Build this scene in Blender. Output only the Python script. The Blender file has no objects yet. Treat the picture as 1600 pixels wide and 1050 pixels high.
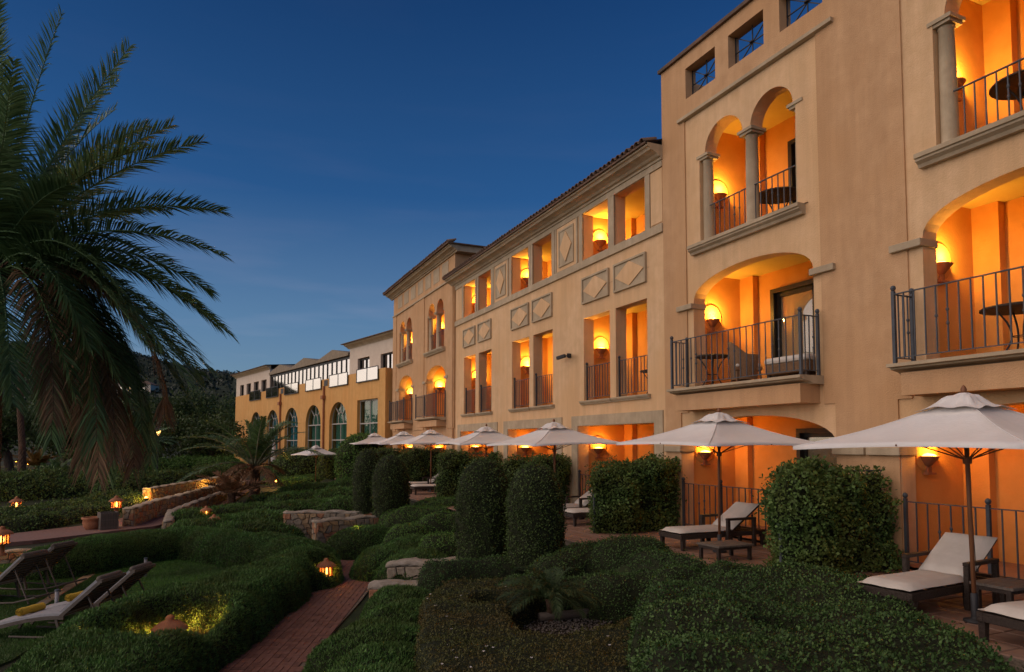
import bpy, bmesh, math, random
import numpy as np
from mathutils import Vector, Matrix
from mathutils.geometry import tessellate_polygon

random.seed(7)
rng = np.random.default_rng(7)
scene = bpy.context.scene
COL = scene.collection
R = math.radians

# ---------------------------------------------------------------- camera
EYE = 1.92            # metres above the sun terrace
YAW, PITCH, FPX = 24.4, 3.2, 1067.0
cam_data = bpy.data.cameras.new('camera')
cam_data.sensor_width = 36.0
cam_data.lens = FPX / 1600.0 * 36.0
cam_data.shift_y = 108.3 / 1600.0
cam_data.clip_start = 0.1
cam_data.clip_end = 4000.0
cam = bpy.data.objects.new('camera', cam_data)
COL.objects.link(cam)
cam.location = (0, 0, EYE)
cam.rotation_euler = (R(90 + PITCH), 0, R(-YAW))
scene.camera = cam

# ---------------------------------------------------------------- sky, afterglow, exposure
SUN_EL, SUN_ROT = 7.0, 276.0       # low in the west, to the left of the view
world = bpy.data.worlds.new('World')
scene.world = world
world.use_nodes = True
wn = world.node_tree
wn.nodes.clear()
w_out = wn.nodes.new('ShaderNodeOutputWorld')
w_bg = wn.nodes.new('ShaderNodeBackground')
w_sky = wn.nodes.new('ShaderNodeTexSky')
w_sky.sky_type = 'NISHITA'
w_sky.sun_disc = False
w_sky.sun_elevation = R(SUN_EL)
w_sky.sun_rotation = R(SUN_ROT)
w_sky.altitude = 100
w_sky.air_density = 1.0
w_sky.dust_density = 0.3
w_sky.ozone_density = 8.0
w_bg.inputs['Strength'].default_value = 0.083
w_tc = wn.nodes.new('ShaderNodeTexCoord')          # pale haze low in the sky, the same all the way round
w_sep = wn.nodes.new('ShaderNodeSeparateXYZ')
w_ramp = wn.nodes.new('ShaderNodeValToRGB')
_els = [(0.0, (2.2, 2.45, 2.35)), (0.17, (1.12, 1.68, 2.0)), (0.34, (0.22, 0.58, 1.15)), (0.62, (0.03, 0.08, 0.22))]
while len(w_ramp.color_ramp.elements) < len(_els):
    w_ramp.color_ramp.elements.new(0.5)
for _e, (_p, _c) in zip(w_ramp.color_ramp.elements, _els):
    _e.position = _p
    _e.color = (*_c, 1)
w_add = wn.nodes.new('ShaderNodeMix')
w_add.data_type = 'RGBA'
w_add.blend_type = 'ADD'
w_add.clamp_result = False
w_add.inputs['Factor'].default_value = 1.0
wn.links.new(w_tc.outputs['Generated'], w_sep.inputs[0])
wn.links.new(w_sep.outputs['Z'], w_ramp.inputs['Fac'])
wn.links.new(w_sky.outputs[0], w_add.inputs[6])
wn.links.new(w_ramp.outputs['Color'], w_add.inputs[7])
# thin streaks of cloud low in the sky
w_map = wn.nodes.new('ShaderNodeMapping')
w_map.inputs['Scale'].default_value = (1.6, 1.6, 11.0)
w_noi = wn.nodes.new('ShaderNodeTexNoise')
w_noi.inputs['Scale'].default_value = 2.2
w_noi.inputs['Detail'].default_value = 7
w_cr = wn.nodes.new('ShaderNodeMapRange')
w_cr.inputs['From Min'].default_value = 0.50
w_cr.inputs['From Max'].default_value = 0.78
w_cm = wn.nodes.new('ShaderNodeValToRGB')
for _p, _v in ((0.02, 0.7), (0.14, 1.0), (0.26, 0.35), (0.42, 0.06)):
    _e = w_cm.color_ramp.elements.new(_p)
    _e.color = (_v, _v, _v, 1)
w_cm.color_ramp.elements.remove(w_cm.color_ramp.elements[0])
w_cm.color_ramp.elements[-1].color = (0.0, 0.0, 0.0, 1)
w_mul = wn.nodes.new('ShaderNodeMath')
w_mul.operation = 'MULTIPLY'
w_cl = wn.nodes.new('ShaderNodeMix')
w_cl.data_type = 'RGBA'
w_cl.blend_type = 'ADD'
w_cl.clamp_result = False
wn.links.new(w_tc.outputs['Generated'], w_map.inputs['Vector'])
wn.links.new(w_map.outputs[0], w_noi.inputs['Vector'])
wn.links.new(w_noi.outputs['Fac'], w_cr.inputs['Value'])
wn.links.new(w_sep.outputs['Z'], w_cm.inputs['Fac'])
wn.links.new(w_cr.outputs[0], w_mul.inputs[0])
wn.links.new(w_cm.outputs['Color'], w_mul.inputs[1])
wn.links.new(w_mul.outputs[0], w_cl.inputs['Factor'])
wn.links.new(w_add.outputs[2], w_cl.inputs[6])
w_cl.inputs[7].default_value = (0.85, 0.55, 0.50, 1)
wn.links.new(w_cl.outputs[2], w_bg.inputs['Color'])
wn.links.new(w_bg.outputs[0], w_out.inputs['Surface'])

sun_data = bpy.data.lights.new('afterglow', 'SUN')
sun_data.energy = 2.85
sun_data.angle = R(110)
sun_data.color = (1.0, 0.76, 0.56)
sun = bpy.data.objects.new('afterglow', sun_data)
COL.objects.link(sun)
_az, _el = R(SUN_ROT), R(SUN_EL + 15)
_to_sun = Vector((math.sin(_az) * math.cos(_el), math.cos(_az) * math.cos(_el), math.sin(_el)))
sun.rotation_euler = _to_sun.to_track_quat('Z', 'Y').to_euler()

scene.view_settings.view_transform = 'Standard'
scene.view_settings.look = 'None'
scene.view_settings.gamma = 1.0
scene.view_settings.use_curve_mapping = False
scene.view_settings.exposure = 0.0
scene.render.engine = 'CYCLES'
scene.cycles.use_denoising = True
scene.cycles.max_bounces = 6
scene.cycles.diffuse_bounces = 4
scene.cycles.glossy_bounces = 3
scene.cycles.transmission_bounces = 4
scene.cycles.sample_clamp_indirect = 6.0
scene.cycles.caustics_reflective = False
scene.cycles.caustics_refractive = False

# ---------------------------------------------------------------- helpers: where things stand
_ya, _th = R(YAW), R(PITCH)
_F = np.array([math.sin(_ya) * math.cos(_th), math.cos(_ya) * math.cos(_th), math.sin(_th)])
_R = np.array([math.cos(_ya), -math.sin(_ya), 0.0])
_U = np.cross(_R, _F)


def ray(px, py):
    return _F + _R * (px - 800) / FPX - _U * (py - 633.3) / FPX


def at(px, py, z):
    """The point at height z that the photograph shows at that pixel."""
    d = ray(px, py)
    t = (z - EYE) / d[2]
    return (d[0] * t, d[1] * t)


def far(px, py, dist):
    """The point at that forward distance."""
    d = ray(px, py)
    d = d / (d[0] * math.sin(_ya) + d[1] * math.cos(_ya))
    return (d[0] * dist, d[1] * dist, EYE + d[2] * dist)


def sstep(a, b, x):
    t = np.clip((np.asarray(x, float) - a) / (np.asarray(b) - a), 0, 1)
    return t * t * (3 - 2 * t)


def vnoise(x, y, seed=0, f=1.0):
    """smooth value noise, about -1..1"""
    x = np.asarray(x, float) * f + 17.3 * seed
    y = np.asarray(y, float) * f - 9.1 * seed
    xi, yi = np.floor(x), np.floor(y)
    fx, fy = x - xi, y - yi
    fx, fy = fx * fx * (3 - 2 * fx), fy * fy * (3 - 2 * fy)

    def h(a, b):
        s = np.sin(a * 127.1 + b * 311.7 + seed * 74.7) * 43758.5453
        return (s - np.floor(s)) * 2 - 1
    return (h(xi, yi) * (1 - fx) + h(xi + 1, yi) * fx) * (1 - fy) + (h(xi, yi + 1) * (1 - fx) + h(xi + 1, yi + 1) * fx) * fy


def terrain(x, y):
    x = np.asarray(x, float)
    y = np.asarray(y, float)
    low = -1.2 + 0.95 * sstep(24, 46, y) + 0.25 * sstep(46, 62, y) + 3.0 * sstep(90, 260, y)
    fade = 1 - sstep(46, 60, y)
    xs = np.interp(y, [6, 8, 10, 14, 18, 20, 24, 30], [1.3, 1.6, 1.8, 3.35, 4.5, 4.3, 4.0, 4.0])
    b1 = sstep(xs, xs + .9, x) * fade
    b2 = sstep(5.6, 6.7, x) * fade
    z = low * (1 - b1) + np.maximum(low, -.78) * b1
    return z * (1 - b2) + -0.03 * b2


def atg(px, py):
    """the point of the ground that the photograph shows at that pixel"""
    d = ray(px, py)
    lo, hi = 4.0, 140.0
    ts = np.linspace(lo, hi, 1500)
    h = EYE + d[2] * ts - terrain(d[0] * ts, d[1] * ts)
    k = int(np.argmax(h < 0)) if (h < 0).any() else len(ts) - 1
    return (d[0] * ts[k], d[1] * ts[k])


# ---------------------------------------------------------------- helpers: objects
def empty(name, loc=(0, 0, 0), rotz=0.0):
    o = bpy.data.objects.new(name, None)
    o.empty_display_size = 0.2
    o.location = loc
    o.rotation_euler = (0, 0, rotz)
    COL.objects.link(o)
    return o


def tag(o, label=None, cat=None, group=None, kind=None):
    if label:
        o['label'] = label
    if cat:
        o['category'] = cat
    if group:
        o['group'] = group
    if kind:
        o['kind'] = kind
    return o


def thing(name, label, cat, loc=(0, 0, 0), rotz=0.0, group=None):
    return tag(empty(name, loc, rotz), label, cat, group)


def link(name, me, parent=None, loc=None, kind=None, rot=None):
    o = bpy.data.objects.new(name, me)
    COL.objects.link(o)
    if parent is not None:
        o.parent = parent
    if loc is not None:
        o.location = loc
    if rot is not None:
        o.rotation_euler = rot
    if kind:
        o['kind'] = kind
    return o


KIDS = {}


def copy_tree(o, parent=None):
    c = o.copy()
    COL.objects.link(c)
    if parent is not None:
        c.parent = parent
    for ch in o.children:
        copy_tree(ch, c)
    return c


class MB:
    """collects faces for one mesh"""

    def __init__(self):
        self.v, self.f = [], []

    def add(self, vs, fs):
        n = len(self.v)
        self.v += [tuple(p) for p in vs]
        self.f += [tuple(i + n for i in q) for q in fs]
        return self

    def box(self, x0, x1, y0, y1, z0, z1):
        vs = [(x0, y0, z0), (x1, y0, z0), (x1, y1, z0), (x0, y1, z0), (x0, y0, z1), (x1, y0, z1), (x1, y1, z1), (x0, y1, z1)]
        return self.add(vs, [(0, 3, 2, 1), (4, 5, 6, 7), (0, 1, 5, 4), (1, 2, 6, 5), (2, 3, 7, 6), (3, 0, 4, 7)])

    def bar(self, a, b, w, h=None):
        """square bar from a to b"""
        h = h or w
        a, b = Vector(a), Vector(b)
        d = (b - a).normalized()
        s = d.cross(Vector((0, 0, 1)))
        if s.length < 1e-4:
            s = Vector((1, 0, 0))
        s.normalize()
        u = s.cross(d)
        vs = []
        for p in (a, b):
            for i, j in ((-1, -1), (1, -1), (1, 1), (-1, 1)):
                vs.append(p + s * i * w / 2 + u * j * h / 2)
        return self.add(vs, [(0, 1, 2, 3), (7, 6, 5, 4), (0, 4, 5, 1), (1, 5, 6, 2), (2, 6, 7, 3), (3, 7, 4, 0)])

    def tube(self, pts, r, n=8, cap=True):
        pts = [Vector(p) for p in pts]
        rs = r if isinstance(r, (list, tuple)) else [r] * len(pts)
        vs, fs = [], []
        s = None
        for i, p in enumerate(pts):
            d = (pts[min(i + 1, len(pts) - 1)] - pts[max(i - 1, 0)]).normalized()
            if s is None:
                s = d.cross(Vector((0, 0, 1)))
                if s.length < 1e-3:
                    s = d.cross(Vector((1, 0, 0)))
            s = (s - d * s.dot(d)).normalized()
            u = d.cross(s)
            for k in range(n):
                a = 2 * math.pi * k / n
                vs.append(p + (s * math.cos(a) + u * math.sin(a)) * rs[i])
        for i in range(len(pts) - 1):
            for k in range(n):
                k2 = (k + 1) % n
                fs.append((i * n + k, i * n + k2, (i + 1) * n + k2, (i + 1) * n + k))
        if cap:
            fs.append(tuple(range(n - 1, -1, -1)))
            fs.append(tuple((len(pts) - 1) * n + k for k in range(n)))
        return self.add(vs, fs)

    def lathe(self, prof, c=(0, 0, 0), n=16, a0=0.0, a1=2 * math.pi):
        """prof: [(r, z)]"""
        full = abs(a1 - a0 - 2 * math.pi) < 1e-6
        m = n if full else n + 1
        vs, fs = [], []
        for r, z in prof:
            for k in range(m):
                a = a0 + (a1 - a0) * k / n
                vs.append((c[0] + r * math.cos(a), c[1] + r * math.sin(a), c[2] + z))
        for i in range(len(prof) - 1):
            for k in range(n):
                k2 = (k + 1) % m
                fs.append((i * m + k, i * m + k2, (i + 1) * m + k2, (i + 1) * m + k))
        return self.add(vs, fs)

    def extr_y(self, prof, y0, y1):
        """prof: closed [(x, z)] extruded along y"""
        n = len(prof)
        vs = [(x, y0, z) for x, z in prof] + [(x, y1, z) for x, z in prof]
        fs = [(k, (k + 1) % n, n + (k + 1) % n, n + k) for k in range(n)]
        tri = tessellate_polygon([[Vector((x, z, 0)) for x, z in prof]])
        fs += [tuple(t) for t in tri] + [tuple(n + i for i in reversed(t)) for t in tri]
        return self.add(vs, fs)

    def panel(self, outer, holes, x0, x1):
        """a wall in the plane x = x0..x1 with holes; loops are [(y, z)]"""
        loops = [outer] + list(holes)
        flat = [p for lp in loops for p in lp]
        tri = tessellate_polygon([[Vector((p[0], p[1], 0)) for p in lp] for lp in loops])
        n = len(flat)
        vs = [(x0, y, z) for y, z in flat] + [(x1, y, z) for y, z in flat]
        fs = [tuple(t) for t in tri] + [tuple(n + i for i in reversed(t)) for t in tri]
        o = 0
        for lp in loops:
            m = len(lp)
            for k in range(m):
                a, b = o + k, o + (k + 1) % m
                fs.append((a, b, n + b, n + a))
            o += m
        return self.add(vs, fs)

    def mesh(self, name, mat, smooth=False):
        me = bpy.data.meshes.new(name)
        me.from_pydata(self.v, [], self.f)
        if smooth:
            me.polygons.foreach_set('use_smooth', [True] * len(me.polygons))
        me.materials.append(mat)
        bm = bmesh.new()
        bm.from_mesh(me)
        bmesh.ops.recalc_face_normals(bm, faces=bm.faces)
        bm.to_mesh(me)
        bm.free()
        me.update()
        return me

    def build(self, name, mat, parent=None, smooth=False, kind=None, bevel=0.0, world=False):
        """world=True: the vertices are in world space and the parent is not rotated"""
        o = link(name, self.mesh(name, mat, smooth), parent, kind=kind)
        if world and parent is not None:
            p = parent
            off = Vector((0, 0, 0))
            while p is not None:
                off -= Vector(p.location)
                p = p.parent
            o.location = off
        if bevel:
            b = o.modifiers.new('bevel', 'BEVEL')
            b.width = bevel
            b.segments = 2
            b.limit_method = 'ANGLE'
            b.angle_limit = R(40)
        return o


def arrays(name, V, F, mat, parent=None, kind=None, smooth=False):
    """a mesh from numpy arrays; F is (m, k)"""
    me = bpy.data.meshes.new(name)
    V = np.ascontiguousarray(V, dtype=np.float32)
    F = np.ascontiguousarray(F, dtype=np.int32)
    m, k = F.shape
    me.vertices.add(len(V))
    me.vertices.foreach_set('co', V.ravel())
    me.loops.add(m * k)
    me.loops.foreach_set('vertex_index', F.ravel())
    me.polygons.add(m)
    me.polygons.foreach_set('loop_start', np.arange(0, m * k, k, dtype=np.int32))
    if smooth:
        me.polygons.foreach_set('use_smooth', np.ones(m, bool))
    me.update(calc_edges=True)
    me.materials.append(mat)
    return link(name, me, parent, kind=kind)


# ---------------------------------------------------------------- materials
MATS = {}


def mat(name, c1, c2=None, scale=6.0, rough=0.8, bump=0.0, bump_scale=60.0, metal=0.0, spec=0.3, c3=None, big=0.6, emit=None, estr=0.0, stretch=None, streak=0.0):
    if name in MATS:
        return MATS[name]
    m = bpy.data.materials.new(name)
    m.use_nodes = True
    nt = m.node_tree
    b = nt.nodes['Principled BSDF']
    b.inputs['Roughness'].default_value = rough
    b.inputs['Metallic'].default_value = metal
    b.inputs['Specular IOR Level'].default_value = spec
    if c2 is None:
        c2 = tuple(min(1, k * 1.18 + 0.004) for k in c1)
    tc = nt.nodes.new('ShaderNodeTexCoord')
    src = tc.outputs['Object']
    if stretch:
        mp = nt.nodes.new('ShaderNodeMapping')
        mp.inputs['Scale'].default_value = stretch
        nt.links.new(src, mp.inputs['Vector'])
        src = mp.outputs[0]
    n1 = nt.nodes.new('ShaderNodeTexNoise')
    n1.inputs['Scale'].default_value = scale
    n1.inputs['Detail'].default_value = 6
    n1.inputs['Roughness'].default_value = 0.6
    nt.links.new(src, n1.inputs['Vector'])
    rp = nt.nodes.new('ShaderNodeValToRGB')
    rp.color_ramp.elements[0].position = 0.32
    rp.color_ramp.elements[1].position = 0.68
    rp.color_ramp.elements[0].color = (*c1, 1)
    rp.color_ramp.elements[1].color = (*c2, 1)
    nt.links.new(n1.outputs['Fac'], rp.inputs['Fac'])
    colour = rp.outputs['Color']
    if c3 is not None:
        n2 = nt.nodes.new('ShaderNodeTexNoise')
        n2.inputs['Scale'].default_value = big
        n2.inputs['Detail'].default_value = 3
        nt.links.new(src, n2.inputs['Vector'])
        mr = nt.nodes.new('ShaderNodeMapRange')
        mr.inputs['From Min'].default_value = 0.42
        mr.inputs['From Max'].default_value = 0.66
        nt.links.new(n2.outputs['Fac'], mr.inputs['Value'])
        mx = nt.nodes.new('ShaderNodeMix')
        mx.data_type = 'RGBA'
        nt.links.new(mr.outputs[0], mx.inputs['Factor'])
        nt.links.new(colour, mx.inputs[6])
        mx.inputs[7].default_value = (*c3, 1)
        colour = mx.outputs[2]
    if streak:
        ms = nt.nodes.new('ShaderNodeMapping')
        ms.inputs['Scale'].default_value = (2.6, 2.6, 0.22)
        nt.links.new(tc.outputs['Object'], ms.inputs['Vector'])
        n4 = nt.nodes.new('ShaderNodeTexNoise')
        n4.inputs['Scale'].default_value = 1.6
        n4.inputs['Detail'].default_value = 7
        n4.inputs['Roughness'].default_value = 0.65
        nt.links.new(ms.outputs[0], n4.inputs['Vector'])
        m4 = nt.nodes.new('ShaderNodeMapRange')
        m4.inputs['From Min'].default_value = 0.40
        m4.inputs['From Max'].default_value = 0.72
        m4.inputs['To Max'].default_value = streak
        nt.links.new(n4.outputs['Fac'], m4.inputs['Value'])
        x4 = nt.nodes.new('ShaderNodeMix')
        x4.data_type = 'RGBA'
        nt.links.new(m4.outputs[0], x4.inputs['Factor'])
        nt.links.new(colour, x4.inputs[6])
        x4.inputs[7].default_value = (c1[0] * .55, c1[1] * .52, c1[2] * .5, 1)
        colour = x4.outputs[2]
    nt.links.new(colour, b.inputs['Base Color'])
    if bump:
        n3 = nt.nodes.new('ShaderNodeTexNoise')
        n3.inputs['Scale'].default_value = bump_scale
        n3.inputs['Detail'].default_value = 4
        nt.links.new(src, n3.inputs['Vector'])
        bp = nt.nodes.new('ShaderNodeBump')
        bp.inputs['Strength'].default_value = bump
        bp.inputs['Distance'].default_value = 0.02
        nt.links.new(n3.outputs['Fac'], bp.inputs['Height'])
        nt.links.new(bp.outputs[0], b.inputs['Normal'])
    if emit:
        b.inputs['Emission Color'].default_value = (*emit, 1)
        b.inputs['Emission Strength'].default_value = estr
    MATS[name] = m
    return m


def leaf_mat(name, dark, light, warm=None, rough=0.55, trans=0.08, patch=0.8, spec=0.25):
    if name in MATS:
        return MATS[name]
    m = bpy.data.materials.new(name)
    m.use_nodes = True
    nt = m.node_tree
    b = nt.nodes['Principled BSDF']
    out = nt.nodes['Material Output']
    b.inputs['Roughness'].default_value = rough
    b.inputs['Specular IOR Level'].default_value = spec
    g = nt.nodes.new('ShaderNodeNewGeometry')
    rp = nt.nodes.new('ShaderNodeValToRGB')
    rp.color_ramp.elements[0].color = (*dark, 1)
    rp.color_ramp.elements[1].color = (*light, 1)
    nt.links.new(g.outputs['Random Per Island'], rp.inputs['Fac'])
    colour = rp.outputs['Color']
    if warm:
        tc = nt.nodes.new('ShaderNodeTexCoord')
        n2 = nt.nodes.new('ShaderNodeTexNoise')
        n2.inputs['Scale'].default_value = patch
        n2.inputs['Detail'].default_value = 5
        nt.links.new(tc.outputs['Object'], n2.inputs['Vector'])
        mr = nt.nodes.new('ShaderNodeMapRange')
        mr.inputs['From Min'].default_value = 0.4
        mr.inputs['From Max'].default_value = 0.65
        nt.links.new(n2.outputs['Fac'], mr.inputs['Value'])
        mx = nt.nodes.new('ShaderNodeMix')
        mx.data_type = 'RGBA'
        nt.links.new(mr.outputs[0], mx.inputs['Factor'])
        nt.links.new(colour, mx.inputs[6])
        mx.inputs[7].default_value = (*warm, 1)
        colour = mx.outputs[2]
    nt.links.new(colour, b.inputs['Base Color'])
    if trans:
        tr = nt.nodes.new('ShaderNodeBsdfTranslucent')
        nt.links.new(colour, tr.inputs['Color'])
        ms = nt.nodes.new('ShaderNodeMixShader')
        ms.inputs[0].default_value = trans
        nt.links.new(b.outputs[0], ms.inputs[1])
        nt.links.new(tr.outputs[0], ms.inputs[2])
        nt.links.new(ms.outputs[0], out.inputs['Surface'])
    MATS[name] = m
    return m


STUCCO = mat('peach_stucco', (0.54, 0.325, 0.172), (0.64, 0.40, 0.222), 3.0, 0.9, 0.55, 45, c3=(0.57, 0.335, 0.170), big=0.5, spec=0.15, streak=0.27)
STUCCO_PALE = mat('apricot_stucco', (0.68, 0.445, 0.245), (0.78, 0.53, 0.31), 3.0, 0.9, 0.5, 45, c3=(0.71, 0.45, 0.235), big=0.5, spec=0.15, streak=0.30)
STUCCO_OCHRE = mat('ochre_stucco', (0.66, 0.36, 0.125), (0.74, 0.42, 0.155), 2.5, 0.9, 0.3, 40, c3=(0.68, 0.35, 0.115), big=0.4, spec=0.15, streak=0.34)
CREAM = mat('cream_stucco', (0.62, 0.52, 0.42), (0.70, 0.60, 0.49), 2.5, 0.9, 0.2, 40, spec=0.15)
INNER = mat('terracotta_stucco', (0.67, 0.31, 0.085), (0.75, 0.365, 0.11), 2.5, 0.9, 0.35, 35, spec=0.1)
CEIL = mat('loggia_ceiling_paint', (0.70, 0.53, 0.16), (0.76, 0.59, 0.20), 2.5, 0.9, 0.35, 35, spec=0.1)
STONE = mat('dressed_sandstone', (0.44, 0.345, 0.23), (0.55, 0.44, 0.30), 5.0, 0.85, 0.4, 50, c3=(0.41, 0.325, 0.22), big=1.2, spec=0.15, streak=0.28)
TILE = mat('clay_roof_tile', (0.12, 0.072, 0.05), (0.21, 0.125, 0.085), 5.0, 0.85, 0.5, 30, c3=(0.09, 0.07, 0.055), big=2.0)
IRON = mat('grey_painted_iron', (0.05, 0.058, 0.07), (0.075, 0.085, 0.10), 8.0, 0.5, 0.1, 60, spec=0.4)
IRON_DK = mat('dark_iron', (0.025, 0.025, 0.027), (0.04, 0.04, 0.042), 8.0, 0.5)
DOOR_FRAME = mat('dark_door_frame', (0.022, 0.02, 0.018), (0.03, 0.028, 0.025), 8.0, 0.45)
CURTAIN = mat('cream_curtain', (0.50, 0.40, 0.26), (0.62, 0.51, 0.36), 4.0, 0.85, stretch=(1, 18, 0.3), bump=0.6, bump_scale=5)
CURTAIN_GREEN = mat('green_curtain', (0.10, 0.27, 0.21), (0.17, 0.38, 0.30), 4.0, 0.8, stretch=(1, 14, 0.2), bump=0.5, bump_scale=4)
CURTAIN_TEAL = mat('teal_curtain', (0.04, 0.27, 0.36), (0.08, 0.38, 0.46), 4.0, 0.8, stretch=(1, 14, 0.2), bump=0.5, bump_scale=4)
CANVAS = mat('ecru_canvas', (0.72, 0.69, 0.665), (0.78, 0.755, 0.73), 3.0, 0.9, 0.25, 25, c3=(0.73, 0.70, 0.675), big=1.2, spec=0.1)
CUSHION = mat('cream_cushion', (0.62, 0.56, 0.49), (0.70, 0.64, 0.57), 5.0, 0.9, 0.3, 14, spec=0.1)
WOOD = mat('varnished_pole_wood', (0.16, 0.065, 0.03), (0.26, 0.11, 0.05), 4.0, 0.45, 0.2, 20, stretch=(8, 8, 0.6))
RATTAN = mat('dark_rattan', (0.03, 0.02, 0.015), (0.06, 0.042, 0.032), 30.0, 0.5, 0.8, 90)
RATTAN_TAN = mat('tan_rattan', (0.16, 0.085, 0.04), (0.25, 0.14, 0.07), 30.0, 0.6, 0.8, 90)
TEAK = mat('weathered_teak', (0.10, 0.08, 0.065), (0.17, 0.14, 0.115), 5.0, 0.75, 0.3, 30, stretch=(1, 8, 8))
SLING = mat('grey_sling', (0.30, 0.29, 0.30), (0.38, 0.37, 0.375), 20.0, 0.85, 0.3, 90)
TOWEL = mat('yellow_towel', (0.62, 0.40, 0.04), (0.74, 0.50, 0.07), 20.0, 0.95, 0.8, 120)
GABLE = mat('grey_tan_roof_sheet', (0.22, 0.175, 0.12), (0.30, 0.24, 0.17), 4.0, 0.8, 0.2, 30)
TERRA = mat('terracotta', (0.30, 0.115, 0.055), (0.42, 0.18, 0.09), 6.0, 0.8, 0.3, 40)
BRICK = mat('red_paver', (0.155, 0.070, 0.050), (0.26, 0.125, 0.09), 9.0, 0.85, 0.5, 60, c3=(0.20, 0.105, 0.085), big=2.5)
CLAYTILE = mat('clay_floor_tile', (0.22, 0.12, 0.08), (0.33, 0.19, 0.13), 5.0, 0.7, 0.25, 40, c3=(0.27, 0.17, 0.125), big=1.2)
MORTAR = mat('pale_mortar', (0.14, 0.11, 0.08), (0.22, 0.175, 0.13), 14.0, 0.95, 0.9, 40)
CAPROCK = mat('rough_coping_mortar', (0.22, 0.185, 0.145), (0.42, 0.365, 0.30), 7.0, 0.95, 1.0, 22, c3=(0.27, 0.22, 0.16), big=3.0)
RUBBLE = [mat('rubble_stone_ochre', (0.33, 0.21, 0.11), (0.46, 0.31, 0.175), 9, 0.9, 0.7, 40),
          mat('rubble_stone_grey', (0.25, 0.195, 0.14), (0.38, 0.31, 0.23), 9, 0.9, 0.7, 40),
          mat('rubble_stone_red', (0.36, 0.155, 0.08), (0.46, 0.225, 0.125), 9, 0.9, 0.7, 40)]
SOIL = mat('dark_soil', (0.025, 0.020, 0.014), (0.05, 0.038, 0.026), 8.0, 0.95, 0.6, 30)
TURF = mat('turf', (0.04, 0.075, 0.018), (0.075, 0.12, 0.03), 5.0, 0.9, 0.5, 60, c3=(0.05, 0.085, 0.024), big=0.4)
GRAVEL = mat('gravel_stone', (0.13, 0.11, 0.095), (0.24, 0.21, 0.185), 30.0, 0.9)
BARK = mat('bark', (0.06, 0.042, 0.03), (0.13, 0.095, 0.07), 7.0, 0.95, 1.0, 25, stretch=(2, 2, 0.5))
PALMBARK = mat('palm_bark', (0.075, 0.042, 0.026), (0.16, 0.095, 0.06), 9.0, 0.95, 1.0, 18)
TWIG = mat('hedge_twigs', (0.010, 0.014, 0.005), (0.022, 0.028, 0.010), 14.0, 0.95, 1.0, 30)
HILL = mat('wooded_hill', (0.010, 0.020, 0.010), (0.035, 0.055, 0.028), 0.12, 0.95, 0.0, 1, c3=(0.02, 0.032, 0.018), big=0.02)
L_BOX = leaf_mat('boxwood_leaf', (0.010, 0.026, 0.007), (0.123, 0.217, 0.056), (0.047, 0.100, 0.025))
L_DARK = leaf_mat('dark_topiary_leaf', (0.015, 0.027, 0.008), (0.113, 0.175, 0.045), (0.045, 0.075, 0.018))
L_ROSE = leaf_mat('rosemary_leaf', (0.020, 0.053, 0.013), (0.157, 0.331, 0.075), (0.078, 0.129, 0.028), patch=1.2)
L_BRONZE = leaf_mat('bronze_leaf', (0.036, 0.046, 0.012), (0.125, 0.135, 0.034), (0.105, 0.080, 0.022), patch=1.5)
L_LAMPLIT = leaf_mat('lamplit_blade', (0.15, 0.085, 0.02), (0.30, 0.18, 0.05), None, rough=0.6)  # orange of the lantern and spot light is put into this blade colour
L_FINE = leaf_mat('fine_palm_leaflet', (0.022, 0.042, 0.014), (0.062, 0.098, 0.034), None, rough=0.5)
L_BRIGHT = leaf_mat('bright_box_leaf', (0.027, 0.071, 0.014), (0.203, 0.396, 0.077), (0.085, 0.172, 0.033))
L_CREEP = leaf_mat('creeper_leaf', (0.017, 0.039, 0.011), (0.166, 0.287, 0.076), (0.116, 0.147, 0.033), patch=2.0, trans=0.22)
L_TREE = leaf_mat('tree_leaf', (0.020, 0.040, 0.014), (0.095, 0.147, 0.043), (0.056, 0.085, 0.025), patch=0.3, trans=0.22)
L_PALM = leaf_mat('palm_leaflet', (0.056, 0.108, 0.043), (0.188, 0.306, 0.123), None, rough=0.45, trans=0.22)
L_PALM2 = leaf_mat('young_palm_leaflet', (0.044, 0.090, 0.033), (0.137, 0.231, 0.074), None, rough=0.45, trans=0.22)
L_DEAD = leaf_mat('dry_palm_leaflet', (0.137, 0.074, 0.038), (0.294, 0.170, 0.091), None, rough=0.7)
L_GRASS = leaf_mat('grass_blade', (0.051, 0.134, 0.023), (0.182, 0.382, 0.069), (0.047, 0.098, 0.018), patch=0.5)


def glow(name, colour, strength):
    m = bpy.data.materials.new(name)
    m.use_nodes = True
    b = m.node_tree.nodes['Principled BSDF']
    b.inputs['Base Color'].default_value = (*colour, 1)
    b.inputs['Emission Color'].default_value = (*colour, 1)
    b.inputs['Emission Strength'].default_value = strength
    return m


BULB = glow('lamp_glow', (1.0, 0.50, 0.12), 6.0)
FLAME = glow('lantern_glow', (1.0, 0.42, 0.08), 7.0)
SPOTGLOW = glow('spot_glow', (1.0, 0.42, 0.07), 6.0)


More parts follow.
